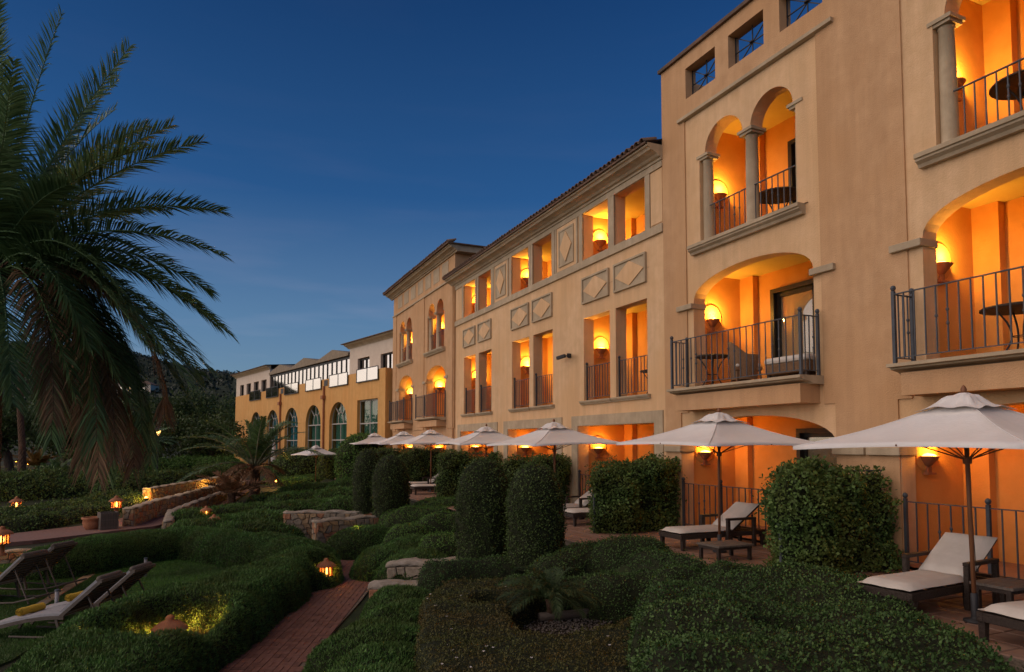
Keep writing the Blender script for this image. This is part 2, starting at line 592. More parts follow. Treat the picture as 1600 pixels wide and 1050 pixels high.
def glass(name, tint, mirror, rough=0.03):
    m = bpy.data.materials.new(name)
    m.use_nodes = True
    nt = m.node_tree
    nt.nodes.clear()
    out = nt.nodes.new('ShaderNodeOutputMaterial')
    gl = nt.nodes.new('ShaderNodeBsdfGlossy')
    gl.inputs['Roughness'].default_value = rough
    gl.inputs['Color'].default_value = (0.92, 0.88, 0.82, 1)
    tr = nt.nodes.new('ShaderNodeBsdfTransparent')
    tr.inputs['Color'].default_value = (*tint, 1)
    mx = nt.nodes.new('ShaderNodeMixShader')
    mx.inputs[0].default_value = mirror
    nt.links.new(tr.outputs[0], mx.inputs[1])
    nt.links.new(gl.outputs[0], mx.inputs[2])
    nt.links.new(mx.outputs[0], out.inputs['Surface'])
    return m


PANE = glass('door_glass', (0.9, 0.9, 0.88), 0.12)
COATED = glass('coated_glass', (0.5, 0.5, 0.45), 0.60)
DARKPANE = glass('dark_window_glass', (0.80, 0.85, 0.83), 0.09)


def lamp_light(name, loc, power, colour, radius, parent=None):
    ld = bpy.data.lights.new(name, 'POINT')
    ld.energy = power
    ld.color = colour
    ld.shadow_soft_size = radius
    o = bpy.data.objects.new(name, ld)
    COL.objects.link(o)
    o.location = loc
    if parent is not None:
        o.parent = parent
    return o


def spot_light(name, loc, aim, power, colour, radius, angle, parent=None):
    ld = bpy.data.lights.new(name, 'SPOT')
    ld.energy = power
    ld.color = colour
    ld.shadow_soft_size = radius
    ld.spot_size = R(angle)
    ld.spot_blend = 0.8
    o = bpy.data.objects.new(name, ld)
    COL.objects.link(o)
    o.location = loc
    o.rotation_euler = (Vector(aim) - Vector(loc)).to_track_quat('-Z', 'Y').to_euler()
    if parent is not None:
        o.parent = parent
    return o


LAMP_COL = (1.0, 0.53, 0.09)
LAMP_W = 60.0
LAMP_LOW = (1.0, 0.40, 0.055)
# =====================================================================================
# THE HOTEL: four joined blocks.  y runs along the facade, x = 10 is its plane
# =====================================================================================
FX = 10.0


def arc(y0, y1, z, rise, n=20, p=2.0):
    """points of an elliptic arch from y0 to y1 springing at z"""
    c, r = (y0 + y1) / 2, (y1 - y0) / 2
    return [(c - r * math.cos(math.pi * k / n), z + rise * math.sin(math.pi * k / n) ** (2 / p)) for k in range(n + 1)]


def rect(y0, y1, z0, z1):
    return [(y0, z0), (y1, z0), (y1, z1), (y0, z1)]


def arch_hole(y0, y1, z0, zs, rise, p=2.0):
    return [(y0, z0)] + [(y1, z0)] + list(reversed(arc(y0, y1, zs, rise, 20, p)))


_bal_mesh = {}


def baluster_mesh(h, knot):
    key = (round(h, 2), knot)
    if key not in _bal_mesh:
        b = MB()
        b.box(-.0085, .0085, -.0085, .0085, 0, h)
        if knot:
            for zz in knot:
                b.lathe([(.0085, -.03), (.022, -.012), (.022, .012), (.0085, .03)], (0, 0, zz * h), 8)
        _bal_mesh[key] = b.mesh('baluster', IRON)
    return _bal_mesh[key]


def railing(root, p0, p1, z0, h=1.02, n=12, posts=(False, False), name='railing', knots=True):
    """an iron railing as one part with its balusters as sub-parts; world space under an unrotated root"""
    p0, p1 = Vector((*p0, 0)), Vector((*p1, 0))
    b = MB()
    up = Vector((0, 0, 1))
    b.bar(p0 + up * (z0 + h), p1 + up * (z0 + h), .035, .016)
    b.bar(p0 + up * (z0 + .09), p1 + up * (z0 + .09), .026, .014)
    for q, on in ((p0, posts[0]), (p1, posts[1])):
        if on:
            b.box(q.x - .024, q.x + .024, q.y - .024, q.y + .024, z0, z0 + h + .05)
            b.lathe([(.012, 0), (.03, .012), (.042, .045), (.03, .078), (.002, .09)], (q.x, q.y, z0 + h + .05), 10)
    r = b.build(name, IRON, root, world=True)
    off = -Vector(root.location)
    for k in range(n):
        t = (k + 1) / (n + 1)
        q = p0.lerp(p1, t)
        kn = None
        if knots and k % 7 in (2, 3):
            kn = (.55,) if k % 2 else (.42, .62)
        o = link('baluster', baluster_mesh(h - .09, kn), r)
        o.location = (q.x, q.y, z0 + .09)
    return r


def moulding(y0, y1, z0, z1, out, x=FX, steps=True):
    """sill or ledge profile running along y, projecting from the wall plane x"""
    h = z1 - z0
    pr = [(x + .05, z0), (x - out * .45, z0), (x - out * .55, z0 + h * .25), (x - out * .85, z0 + h * .45), (x - out * .85, z0 + h * .62), (x - out, z0 + h * .66), (x - out, z1), (x + .05, z1)]
    return MB().extr_y(pr, y0, y1)


def column(root, x, y, z0, z1, r, half=False):
    o = MB().lathe([(r * 1.18, 0), (r * 1.18, .06), (r * 1.05, .09), (r, .12), (r * .96, (z1 - z0) * .6), (r * .88, z1 - z0 - .16), (r * 1.02, z1 - z0 - .14), (r * .9, z1 - z0 - .11)], (x, y, z0), 20).build('column', STONE, root, smooth=True, world=True)
    b = MB()
    b.box(x - r * 1.25, x + r * 1.25, y - r * 1.25, y + r * 1.25, z1 - .11, z1 - .06)
    b.box(x - r * 1.5, x + r * 1.5, y - r * 1.5, y + r * 1.5, z1 - .06, z1)
    b.build('capital', STONE, o, world=True)
    return o


def loggia(root, y0, y1, z0, z1, depth=1.35, nib=True, door=None, lit=True, x0=FX + .34, wallmat=None):
    """the recess behind an opening: side walls, back wall, ceiling, floor; the lamp wall is at y1"""
    x1 = x0 + depth
    b = MB()
    b.add([(x1, y0, z0), (x1, y1, z0), (x1, y1, z1), (x1, y0, z1)], [(0, 1, 2, 3)])
    b.add([(x0, y1, z0), (x1, y1, z0), (x1, y1, z1), (x0, y1, z1)], [(0, 1, 2, 3)])
    b.add([(x0, y0, z0), (x1, y0, z0), (x1, y0, z1), (x0, y0, z1)], [(0, 1, 2, 3)])
    if nib:
        b.box(x1 - .16, x1 + .01, y1 - .42, y1 + .01, z0, z1)
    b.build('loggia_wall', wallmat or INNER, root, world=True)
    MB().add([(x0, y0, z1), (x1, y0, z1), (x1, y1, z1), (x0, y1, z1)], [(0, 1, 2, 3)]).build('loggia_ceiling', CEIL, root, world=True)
    MB().add([(x0 - .34, y0, z0 + .002), (x1, y0, z0 + .002), (x1, y1, z0 + .002), (x0 - .34, y1, z0 + .002)], [(0, 1, 2, 3)]).build('loggia_floor', CLAYTILE, root, world=True)
    if door:
        d0, d1, top = door
        b = MB()
        xd = x1 - .012
        for yy in (d0, d1 - .07, (d0 + d1) / 2 - .035):
            b.box(xd - .05, xd, yy, yy + .07, z0 + .01, z0 + top)
        b.box(xd - .05, xd, d0 + .07, d1 - .07, z0 + top - .09, z0 + top)
        b.box(xd - .05, xd, d0 + .07, d1 - .07, z0 + .01, z0 + .12)
        b.box(xd - .16, xd, d1, d1 + .10, z0 + .01, z0 + top + .10)
        b.box(xd - .16, xd, d0, d1, z0 + top, z0 + top + .10)
        fr = b.build('balcony_door', DOOR_FRAME, root, world=True)
        MB().box(xd - .02, xd - .015, d0 + .05, d1 - .05, z0 + .1, z0 + top - .05).build('pane', PANE, fr, world=True)
        c = MB()
        n = 28
        vs, fs = [], []
        for k in range(n + 1):
            yy = d0 + .05 + (d1 - d0 - .1) * k / n
            xx = xd - .006 + .004 * math.sin(k * 1.9)
            vs += [(xx, yy, z0 + .06), (xx, yy, z0 + top - .06)]
            if k:
                fs.append((2 * k - 2, 2 * k, 2 * k + 1, 2 * k - 1))
        c.add(vs, fs).build('curtain', CURTAIN, fr, world=True)


_sconce = {}


def wall_lamp(label, y, z, x=FX + .70, power=None, col=None, group='bowl lamps on the loggia walls'):
    """half-bowl plaster lamp on the far side wall of a loggia (its wall faces -y)"""
    t = thing('wall_lamp', label, 'wall lamp', (x, y, z), 0, group)
    if 'bowl' not in _sconce:
        b = MB()
        b.lathe([(.05, -.17), (.085, -.15), (.13, -.09), (.19, -.02), (.205, .0), (.19, .0), (.12, -.08), (.05, -.12)], (0, 0, 0), 16, math.pi, 2 * math.pi)
        _sconce['bowl'] = b.mesh('bowl', TERRA, True)
        b = MB()      # pale round plaque behind the bowl
        n = 28
        ring = [(.30 * math.cos(2 * math.pi * k / n), -.012, .06 + .31 * math.sin(2 * math.pi * k / n)) for k in range(n)]
        ring2 = [(.27 * math.cos(2 * math.pi * k / n), -.030, .06 + .28 * math.sin(2 * math.pi * k / n)) for k in range(n)]
        b.add(ring + ring2, [(k, (k + 1) % n, n + (k + 1) % n, n + k) for k in range(n)] + [tuple(n + k for k in range(n))])
        _sconce['plaque'] = b.mesh('plaque', INNER)
        b = MB()
        b.lathe([(.001, -.02), (.10, -.035), (.16, -.012), (.10, .03), (.001, .05)], (0, -.015, 0), 16, math.pi, 2 * math.pi)
        _sconce['bulb'] = b.mesh('bulb', BULB, True)
        b = MB()
        b.box(-.10, .10, -.10, -.002, -.30, -.27)
        b.box(-.05, .05, -.06, -.002, -.27, -.17)
        _sconce['bracket'] = b.mesh('bracket', TERRA)
    for k in ('plaque', 'bowl', 'bulb', 'bracket'):
        link(k, _sconce[k], t)
    lamp_light('lamp_light', (0, -.17, .12), (power or LAMP_W) * random.uniform(.72, 1.15), col or LAMP_COL, .05, t)
    return t


def roof_tiles(root, y0, y1, x, z, pitch=.21):
    """the open ends of the barrel tiles along an eave, with the mortared under-tiles between them"""
    if 'tile' not in _sconce:
        b = MB()
        n = 6
        vs, fs = [], []
        for xx, zz, rr in ((0, 0, .105), (.42, .13, .085)):
            for r_ in (rr, rr - .016):
                for k in range(n + 1):
                    a = math.pi * k / n
                    vs.append((xx, r_ * math.cos(a), zz + r_ * math.sin(a)))
        m = n + 1
        for k in range(n):
            fs.append((k, k + 1, 2 * m + k + 1, 2 * m + k))
            fs.append((m + k, 3 * m + k, 3 * m + k + 1, m + k + 1))
            fs.append((k, m + k, m + k + 1, k + 1))
        _sconce['tile'] = b.add(vs, fs).mesh('roof_tile', TILE, True)
    off = -Vector(root.location)
    if root.parent:
        off -= Vector(root.parent.location)
    yy = y0 + pitch / 2
    while yy < y1:
        o = link('roof_tile', _sconce['tile'], root)
        o.location = Vector((x + random.uniform(-.015, .015), yy + random.uniform(-.008, .008), z + random.uniform(-.006, .006))) + off
        o.rotation_euler = (random.uniform(-.05, .05), random.uniform(-.03, .03), random.uniform(-.03, .03))
        yy += pitch


def cornice_prof(z0, z1, out, x=FX):
    h = z1 - z0
    return [(x + .02, z0), (x - out * .16, z0), (x - out * .16, z0 + h * .16), (x - out * .30, z0 + h * .22), (x - out * .40, z0 + h * .36),
            (x - out * .62, z0 + h * .50), (x - out * .80, z0 + h * .56), (x - out * .88, z0 + h * .72), (x - out, z0 + h * .78), (x - out, z1), (x + .02, z1)]


# ------------------------------------------------------------------ near block (two bays)
near = thing('hotel_building', 'tallest peach stucco hotel block with twin arches and iron balconies, nearest the umbrellas', 'building', (FX, 8, 0))
BAY = 5.38
bays = [0.0, -BAY]
holes = []
for o in bays:
    holes.append(arch_hole(8.88 + o, 12.2 + o, 3.12, 5.06, .60, 2.4))                     # first floor wide arch
    holes.append([(9.20 + o, 6.36), (11.93 + o, 6.36), (11.93 + o, 8.36)] + list(reversed(arc(10.58 + o, 11.74 + o, 8.36, .55)))
                 + list(reversed(arc(9.26 + o, 10.36 + o, 8.36, .52))) + [(9.20 + o, 8.36)])
Y0, Y1 = -1.0, 13.24
# ground-floor openings run down to the floor: cut them as notches in the outline
outline = [(Y1, 0), (Y1, 9.42), (Y0, 9.42), (Y0, 0)]
for o in reversed(bays):
    a0, a1 = 8.46 + o, 12.66 + o
    outline += [(a0, 0)] + arc(a0, a1, 1.86, .62, 20, 2.4) + [(a1, 0)]
MB().panel(outline, holes, FX + .03, FX + .35).build('wall', STUCCO_PALE, near, world=True)
top_holes = []
for k in range(6):
    c = 11.83 - 1.41 * k
    top_holes.append(rect(c - .50, c + .50, 9.86, 10.58))
MB().panel([(Y0, 9.42), (Y1, 9.42), (Y1, 10.92), (Y0, 10.92)], top_holes, FX, FX + .30).build('parapet', STUCCO, near, world=True)
MB().extr_y([(FX - .07, 10.92), (FX - .07, 11.0), (FX + .37, 11.0), (FX + .37, 10.92)], Y0, Y1 + .05).build('coping', TILE, near, world=True)
for k in range(6):
    c = 11.83 - 1.41 * k
    b = MB()
    X = FX + .20
    for p, q in (((c - .5, 9.86), (c + .5, 10.58)), ((c + .5, 9.86), (c - .5, 10.58)), ((c, 9.86), (c, 10.58)), ((c - .5, 10.22), (c + .5, 10.22)), ((c - .49, 9.86), (c - .49, 10.58)), ((c + .49, 9.86), (c + .49, 10.58)), ((c - .5, 9.885), (c + .5, 9.885))):
        b.bar((X, *p), (X, *q), .02)
    b.lathe([(.001, 0), (.05, .01), (.05, .035), (.001, .045)], (X - .02, c, 10.2), 12)
    b.build('parapet_grille', IRON_DK, near, world=True)
# piers stand 3 cm proud of the bays
for u0, u1, g0, g1 in ((12.4, Y1, 12.66, Y1), (7.05, 8.69, 7.29, 8.46), (1.67, 3.31, 1.91, 3.08)):
    MB().panel([(g0, 0), (g1, 0), (g1, 2.62), (u1, 2.62), (u1, 9.42), (u0, 9.42), (u0, 2.62), (g0, 2.62)], [], FX, FX + .031).build('pier', STUCCO, near, world=True)
for o in bays:
    # thin string moulding over the bay
    MB().extr_y([(FX - .07, 9.38), (FX - .07, 9.45), (FX + .01, 9.45), (FX + .01, 9.36)], 8.29 + o, 12.58 + o).build('string_course', STONE, near, world=True)
    for ya, yb in ((12.17, 12.70), (8.38, 8.90)):                                      # imposts of the first floor arch
        MB().box(FX - .07, FX + .36, ya + o, yb + o, 4.95, 5.07).build('impost', STONE, near, world=True, bevel=.012)
    for ya, yb in ((12.62, 13.22), (7.88, 8.50)):
        MB().box(FX - .07, FX + .36, ya + o, yb + o, 1.73, 1.86).build('impost', STONE, near, world=True, bevel=.012)
    # twin arch with columns
    column(near, FX + .17, 10.47 + o, 6.36, 8.36, .135)
    column(near, FX + .19, 11.82 + o, 6.36, 8.36, .122)
    column(near, FX + .19, 9.21 + o, 6.36, 8.36, .122)
    moulding(9.02 + o, 12.16 + o, 6.14, 6.34, .20, FX + .03).build('window_sill', STONE, near, world=True)
    railing(near, (FX + .12, 9.30 + o), (FX + .12, 11.70 + o), 6.34, .84, 15)
    # balcony of the first floor
    bal = MB().box(FX - .45, FX + .04, 8.80 + o, 12.28 + o, 2.64, 2.98).build('balcony', STUCCO, near, world=True)
    led = moulding(8.68 + o, 12.42 + o, 2.97, 3.12, .58, FX).build('ledge', STONE, bal, world=True)
    fx = FX - .48
    railing(near, (fx, 8.74 + o), (fx, 12.34 + o), 3.12, 1.06, 21, (True, True))
    railing(near, (fx, 12.34 + o), (FX - .06, 12.34 + o), 3.12, 1.06, 3, (False, True))
    railing(near, (fx, 8.74 + o), (FX - .06, 8.74 + o), 3.12, 1.06, 3, (False, True))
    # recesses
    loggia(near, 8.72 + o, 12.40 + o, 3.12, 5.82, 1.40, True, (9.35 + o, 11.35 + o, 2.15))
    loggia(near, 8.95 + o, 12.10 + o, 6.34, 9.15, 1.40, True, (9.05 + o, 10.75 + o, 2.1))
    loggia(near, 8.35 + o, 12.72 + o, 0.02, 2.62, 1.45, True, (8.55 + o, 10.75 + o, 2.12))
    # low wall inside the ground floor loggia and its iron fence
    railing(near, (FX - .02, 8.52 + o), (FX - .02, 11.35 + o), .02, 1.0, 15, (False, True))
    railing(near, (FX - .02, 11.35 + o), (FX - .02, 12.58 + o), .02, 1.0, 6, (False, True))
# body behind and roof terrace, so that the block is closed
MB().box(FX + 1.9, FX + 9, Y0, Y1 - .02, 0, 9.30).build('rear_wall', STUCCO, near, world=True)
MB().box(FX + .35, FX + 9, Y0, Y1 - .03, 9.30, 9.40).build('roof', TILE, near, world=True)
MB().box(FX + .36, FX + 9, Y1 - .022, Y1 - .002, 8.0, 10.9).build('side_wall', STUCCO, near, world=True)
MB().box(FX + .35, FX + 1.95, Y1 - .30, Y1 - .03, 0, 9.30).build('side_wall', STUCCO, near, world=True)

for o, wh in ((0.0, 'left bay'), (-BAY, 'right bay')):
    wall_lamp('lit bowl lamp on the orange wall of the tall block\'s wide %s balcony' % wh, 12.40 + o - .002, 4.78)
    wall_lamp('lit bowl lamp under the twin arches of the tall block\'s %s, top storey' % wh, 12.10 + o - .002, 7.62)
    wall_lamp('lit bowl lamp in the ground-floor loggia below the tall block\'s %s balcony' % wh, 12.72 + o - .002, 1.72, power=LAMP_W * .5, col=LAMP_LOW)

# ------------------------------------------------------------------ middle block (three window pairs)
mid = thing('hotel_building', 'long peach hotel block with paired window openings and stone diamond panels under tiled eaves', 'building', (FX, 20, 0))
MX = FX + .02
M0, M1 = 13.24, 28.06
pairs = [(13.95, 15.37, 15.66, 17.05), (18.98, 20.36, 20.68, 22.08), (23.99, 25.30, 25.67, 27.0)]
holes = []
outline = [(M1, 0), (M1, 8.74), (M0, 8.74), (M0, 0)]
for a, b_, c, d in pairs:
    for p, q in ((a, b_), (c, d)):
        holes.append(rect(p, q, 3.15, 5.54))
        holes.append(rect(p, q, 7.25, 8.62))
    outline += [(a - .26, 0), (a - .26, 2.42), (d + .34, 2.42), (d + .34, 0)]
MB().panel(outline, holes, MX, MX + .34).build('wall', STUCCO_PALE, mid, world=True)
MB().extr_y([(MX - .06, 7.02), (MX - .06, 7.23), (MX + .02, 7.23), (MX + .02, 7.02)], M0, M1 - .02).build('string_course', STONE, mid, world=True)
MB().extr_y([(MX - .04, 8.63), (MX - .04, 8.80), (MX + .02, 8.80), (MX + .02, 8.63)], M0, M1 - .02).build('frieze', STONE, mid, world=True)
for (a, b_, c, d), ordn in zip(pairs, ('nearest', 'middle', 'farthest')):
    for k, (p, q) in enumerate(((a, b_), (c, d))):
        # stone frame of the top-floor openings
        for yy0, yy1 in (((p - .20, p), (q, q + .145)) if k == 0 else ((p - .145, p), (q, q + .20))):
            MB().box(MX - .035, MX + .015, yy0, yy1, 7.23, 8.63).build('window_frame', STONE, mid, world=True)
        # square panel with a raised diamond
        y0, y1, z0, z1 = p - .01, q + .02, 5.95, 6.71
        yc, zc = (y0 + y1) / 2, (z0 + z1) / 2
        pn = MB().box(MX - .03, MX + .01, y0, y1, z0, z1).build('square_panel', STONE, mid, world=True)
        e = MB()
        for s0, s1, t0, t1 in ((y0, y1, z0, z0 + .05), (y0, y1, z1 - .05, z1), (y0, y0 + .05, z0 + .05, z1 - .05), (y1 - .05, y1, z0 + .05, z1 - .05)):
            e.box(MX - .065, MX - .03, s0, s1, t0, t1)
        e.build('border', STONE, pn, world=True)
        g = MB()
        w_, h_ = (y1 - y0) / 2 - .08, (z1 - z0) / 2 - .06
        pts = [(yc - w_, zc), (yc, zc - h_), (yc + w_, zc), (yc, zc + h_)]
        g.panel(pts, [], MX - .055, MX - .03)
        g.build('diamond', STUCCO_PALE, pn, world=True)
        moulding(p - .13, q + .12, 3.03, 3.14, .11, MX).build('window_sill', STONE, mid, world=True)
        railing(mid, (MX + .10, p), (MX + .10, q), 3.15, .98, 9, (False, True), knots=False)
    MB().panel([(a - .62, 0), (a - .27, 0), (a - .27, 2.43), (d + .35, 2.43), (d + .35, 0), (d + .70, 0), (d + .70, 2.72), (a - .62, 2.72)], [], MX - .03, MX + .02).build('stone_surround', STONE, mid, world=True)
    loggia(mid, a - .12, d + .18, 3.13, 5.80, 1.35, True, (a + .05, a + 1.9, 2.1), x0=MX + .33)
    loggia(mid, a - .12, d + .18, 6.30, 8.66, 1.35, True, None, x0=MX + .33)
    loggia(mid, a - .30, d + .38, 0.02, 2.62, 1.45, True, (a - .1, a + 1.9, 2.1), x0=MX + .33)
    railing(mid, (MX + .02, a - .24), (MX + .02, d + .32), .02, 1.0, 20, (False, True), knots=False)
    wall_lamp('lit bowl lamp behind the railed window of the long block\'s %s pair, middle storey' % ordn, d + .178, 4.72)
    wall_lamp('lit bowl lamp in the top-storey opening of the long block\'s %s pair, under the eave' % ordn, d + .178, 7.95)
    wall_lamp('lit bowl lamp inside the stone-framed ground-floor opening of the long block\'s %s pair' % ordn, d + .378, 1.78, power=LAMP_W * .5, col=LAMP_LOW)
for yc, ordn in ((18.01, 0), (23.03, 1)):                                               # tall panels between the pairs
    pn = MB().box(MX - .03, MX + .01, yc - .70, yc + .70, 7.25, 8.62).build('tall_panel', STUCCO_PALE, mid, world=True)
    e = MB()
    y0, y1, z0, z1 = yc - .46, yc + .46, 7.36, 8.50
    for s0, s1, t0, t1 in ((y0, y1, z0, z0 + .05), (y0, y1, z1 - .05, z1), (y0, y0 + .05, z0 + .05, z1 - .05), (y1 - .05, y1, z0 + .05, z1 - .05)):
        e.box(MX - .06, MX - .03, s0, s1, t0, t1)
    for s0, s1 in ((yc - .70, yc - .62), (yc + .62, yc + .70)):
        e.box(MX - .05, MX - .03, s0, s1, 7.25, 8.62)
    e.build('border', STONE, pn, world=True)
    MB().box(MX - .045, MX - .03, y0 + .05, y1 - .05, z0 + .05, z1 - .05).build('field', STONE, pn, world=True)
    MB().panel([(yc - .36, (z0 + z1) / 2), (yc, z0 + .1), (yc + .36, (z0 + z1) / 2), (yc, z1 - .1)], [], MX - .075, MX - .045).build('diamond', STUCCO_PALE, pn, world=True)
for y0, y1 in ((13.26, 13.72), (27.25, 27.98)):
    MB().box(MX - .02, MX + .01, y0, y1, 7.28, 8.60).build('end_panel', STUCCO_PALE, mid, world=True)
MB().extr_y(cornice_prof(8.79, 9.14, .46, MX), M0 - .02, M1 + .25).build('cornice', STONE, mid, world=True)
rf = MB().add([(MX - .52, M0 - .02, 9.16), (MX - .52, M1 + .3, 9.16), (MX + 4.5, M1 + .3, 10.55), (MX + 4.5, M0 - .02, 10.55), (MX - .52, M0 - .02, 9.11), (MX - .52, M1 + .3, 9.11), (MX + .3, M0 - .02, 9.11), (MX + .3, M1 + .3, 9.11)],
              [(0, 1, 2, 3), (0, 4, 5, 1), (4, 6, 7, 5)]).build('roof', TILE, mid, world=True)
roof_tiles(rf, M0, M1 + .28, MX - .55, 9.155)
MB().box(FX + 1.95, FX + 9, M0 + .02, M1, 0, 9.1).build('rear_wall', STUCCO, mid, world=True)
MB().box(MX + .33, FX + 9, M0 + .02, M1, 8.75, 9.1).build('attic', STUCCO, mid, world=True)
# ------------------------------------------------------------------ tower block
tow = thing('hotel_building', 'square peach hotel tower with low hipped roof and small twin-arch windows, beyond the long block', 'building', (FX, 33, 0))
TX = FX - .02
T0, T1 = 28.06, 38.62
holes, outline = [], [(T1, 0), (T1, 10.30), (T0, 10.30), (T0, 0)]
tb = [(29.30, 32.25), (34.66, 37.35)]
for y0, y1 in tb:
    yc = (y0 + y1) / 2
    w_ = 1.27
    lo = min(y0 + .08, 99)
    holes.append(arch_hole(y0 + .0, y1 - .05, 3.14, 4.97, .62, 2.2))
    holes.append([(yc - w_, 6.34), (yc + w_, 6.34), (yc + w_, 8.14)] + list(reversed(arc(yc + .13, yc + w_ - .12, 8.14, .53)))
                 + list(reversed(arc(yc - w_ + .12, yc - .13, 8.14, .53))) + [(yc - w_, 8.14)])
    outline += [(y0 - .15, 0)] + arc(y0 - .15, y1 + .15, 1.8, .6, 16, 2.4) + [(y1 + .15, 0)]
MB().panel(outline, holes, TX, TX + .36).build('wall', STUCCO, tow, world=True)
for y0, y1 in ((T0, 29.03), (32.54, 34.31), (37.9, T1)):
    MB().box(TX - .035, TX + .01, y0, y1, 2.6, 9.20).build('pier', STUCCO, tow, world=True)
MB().extr_y([(TX - .07, 9.19), (TX - .07, 9.26), (TX + .01, 9.26), (TX + .01, 9.19)], T0 - .03, T1 + .03).build('string_course', STONE, tow, world=True)
for k in range(7):
    y0 = 28.94 + 1.305 * k
    MB().box(TX - .012, TX + .01, y0, y0 + .88, 9.52, 10.20).build('blind_panel', STONE, tow, world=True)
MB().extr_y(cornice_prof(10.28, 10.60, .42, TX), T0 - .42, T1 + .42).build('cornice', STONE, tow, world=True)
MB().box(TX + .02, TX + 9, T0 - .40, T0 + .0, 10.30, 10.60).build('cornice', STONE, tow, world=True)
MB().box(TX + .365, TX + 9, T0 + .001, T0 + .02, 8.6, 10.29).build('side_wall', STUCCO, tow, world=True)
MB().box(TX + .365, TX + 9, T1 - .025, T1 - .001, 0, 10.29).build('side_wall', STUCCO, tow, world=True)
e0, e1 = T0 - .52, T1 + .52
rf = MB().add([(TX - .52, e0, 10.62), (TX - .52, e1, 10.62), (TX + 9.5, e1, 10.62), (TX + 9.5, e0, 10.62), (TX + 4.5, e0 + 5, 12.1), (TX + 4.5, e1 - 5, 12.1),
               (TX - .52, e0, 10.57), (TX - .52, e1, 10.57), (TX + 9.5, e0, 10.57), (TX + .3, e0, 10.57), (TX + .3, e1, 10.57)],
              [(0, 1, 5, 4), (1, 2, 5), (2, 3, 4, 5), (3, 0, 4), (0, 6, 7, 1), (0, 3, 8, 6), (6, 9, 10, 7)]).build('roof', TILE, tow, world=True)
roof_tiles(rf, e0, e1, TX - .55, 10.615)
MB().box(TX + 1.95, TX + 9, T0 + .02, T1 - .03, 0, 10.3).build('rear_wall', STUCCO, tow, world=True)
for (y0, y1), wh in zip(tb, ('right', 'left')):
    yc = (y0 + y1) / 2
    column(tow, TX + .17, yc, 6.34, 8.14, .135)
    column(tow, TX + .19, yc + 1.24, 6.34, 8.14, .12)
    column(tow, TX + .19, yc - 1.24, 6.34, 8.14, .12)
    moulding(yc - 1.45, yc + 1.45, 6.15, 6.33, .18, TX).build('window_sill', STONE, tow, world=True)
    railing(tow, (TX + .12, yc - 1.15), (TX + .12, yc + 1.15), 6.33, .84, 14, knots=False)
    bal = MB().box(TX - .45, TX + .02, y0 - .10, y1 + .04, 2.70, 2.98).build('balcony', STUCCO, tow, world=True)
    moulding(y0 - .2, y1 + .16, 2.97, 3.12, .58, TX).build('ledge', STONE, bal, world=True)
    fx = TX - .48
    railing(tow, (fx, y0 - .14), (fx, y1 + .1), 3.12, 1.06, 18, (True, True), knots=False)
    railing(tow, (fx, y1 + .1), (TX - .06, y1 + .1), 3.12, 1.06, 3, (False, True), knots=False)
    railing(tow, (fx, y0 - .14), (TX - .06, y0 - .14), 3.12, 1.06, 3, (False, True), knots=False)
    for ya, yb in ((y1 - .08, y1 + .42), (y0 - .42, y0 + .04)):
        MB().box(TX - .07, TX + .37, ya, yb, 4.86, 4.98).build('impost', STONE, tow, world=True)
    loggia(tow, y0 - .1, y1 + .05, 3.12, 5.75, 1.4, True, (y0 + .1, y0 + 1.7, 2.1), x0=TX + .355)
    loggia(tow, yc - 1.35, yc + 1.35, 6.33, 9.0, 1.4, True, None, x0=TX + .355)
    loggia(tow, y0 - .2, y1 + .2, 0.02, 2.6, 1.4, True, None, x0=TX + .355)
    wall_lamp('lit bowl lamp under the wide arch of the tower\'s %s railed balcony' % wh, y1 + .048, 4.72)
    wall_lamp('lit bowl lamp inside the tower\'s %s pair of small arches, top storey' % wh, yc + 1.348, 7.62)
    wall_lamp('lit bowl lamp in the tower\'s ground-floor loggia below the %s balcony' % wh, y1 + .198, 1.72, power=LAMP_W * .5, col=LAMP_LOW)
# rain pipe in the angle between the long block and the tower
pipe = MB().tube([(FX - .07, T0 + .12, 0), (FX - .07, T0 + .12, 8.95)], .045, 8).build('drainpipe', STUCCO, tow, world=True)

# two security cameras on the long block
t = thing('security_camera', 'two black security cameras on one wall mount between railed windows of the long block', 'camera', (MX, 17.85, 4.55))
MB().box(-.06, 0, -.06, .06, -.06, .06).build('mount', IRON_DK, t)
for s in (-1, 1):
    h = MB().bar((-.05, 0, 0), (-.16, s * .14, .0), .03).build('arm', IRON_DK, t)
    MB().bar((-.12, s * .10, .01), (-.26, s * .36, -.05), .10, .10).build('housing', IRON_DK, t, bevel=.01)

# ------------------------------------------------------------------ far wing, turned 12.5 degrees
WA = R(12.5)
wing = thing('hotel_building', 'distant ochre hotel wing with arched windows and glass balustrade terraces, left of the tower', 'building', (9.6, 38.9, 0), WA)
WL = 31.0
holes, outline = [], [(WL, -.3), (WL, 6.32), (0, 6.32), (0, -.3)]
holes.append(rect(.96, 3.86, 0.05, 4.6))
arches = [6.87, 11.33, 15.85, 20.35, 24.85]
for c in arches:
    holes.append(arch_hole(c - 1.46, c + 1.46, 0.05, 3.25, 1.40))
glassy = [(.85, 3.84), (5.25, 8.27), (9.76, 12.7), (14.3, 17.3), (18.9, 21.85), (23.5, 26.6)]
MB().panel(outline, holes, 0, .4).build('wall', STUCCO_OCHRE, wing)
MB().box(.4, 9, 0, .4, -.3, 6.30).build('side_wall', STUCCO_OCHRE, wing)
MB().box(.0, 8, WL, WL + .3, -.3, 6.3).build('side_wall', STUCCO_OCHRE, wing)
MB().box(1.1, 9, .4, WL - .02, -.3, 5.60).build('rear_wall', STUCCO_OCHRE, wing)
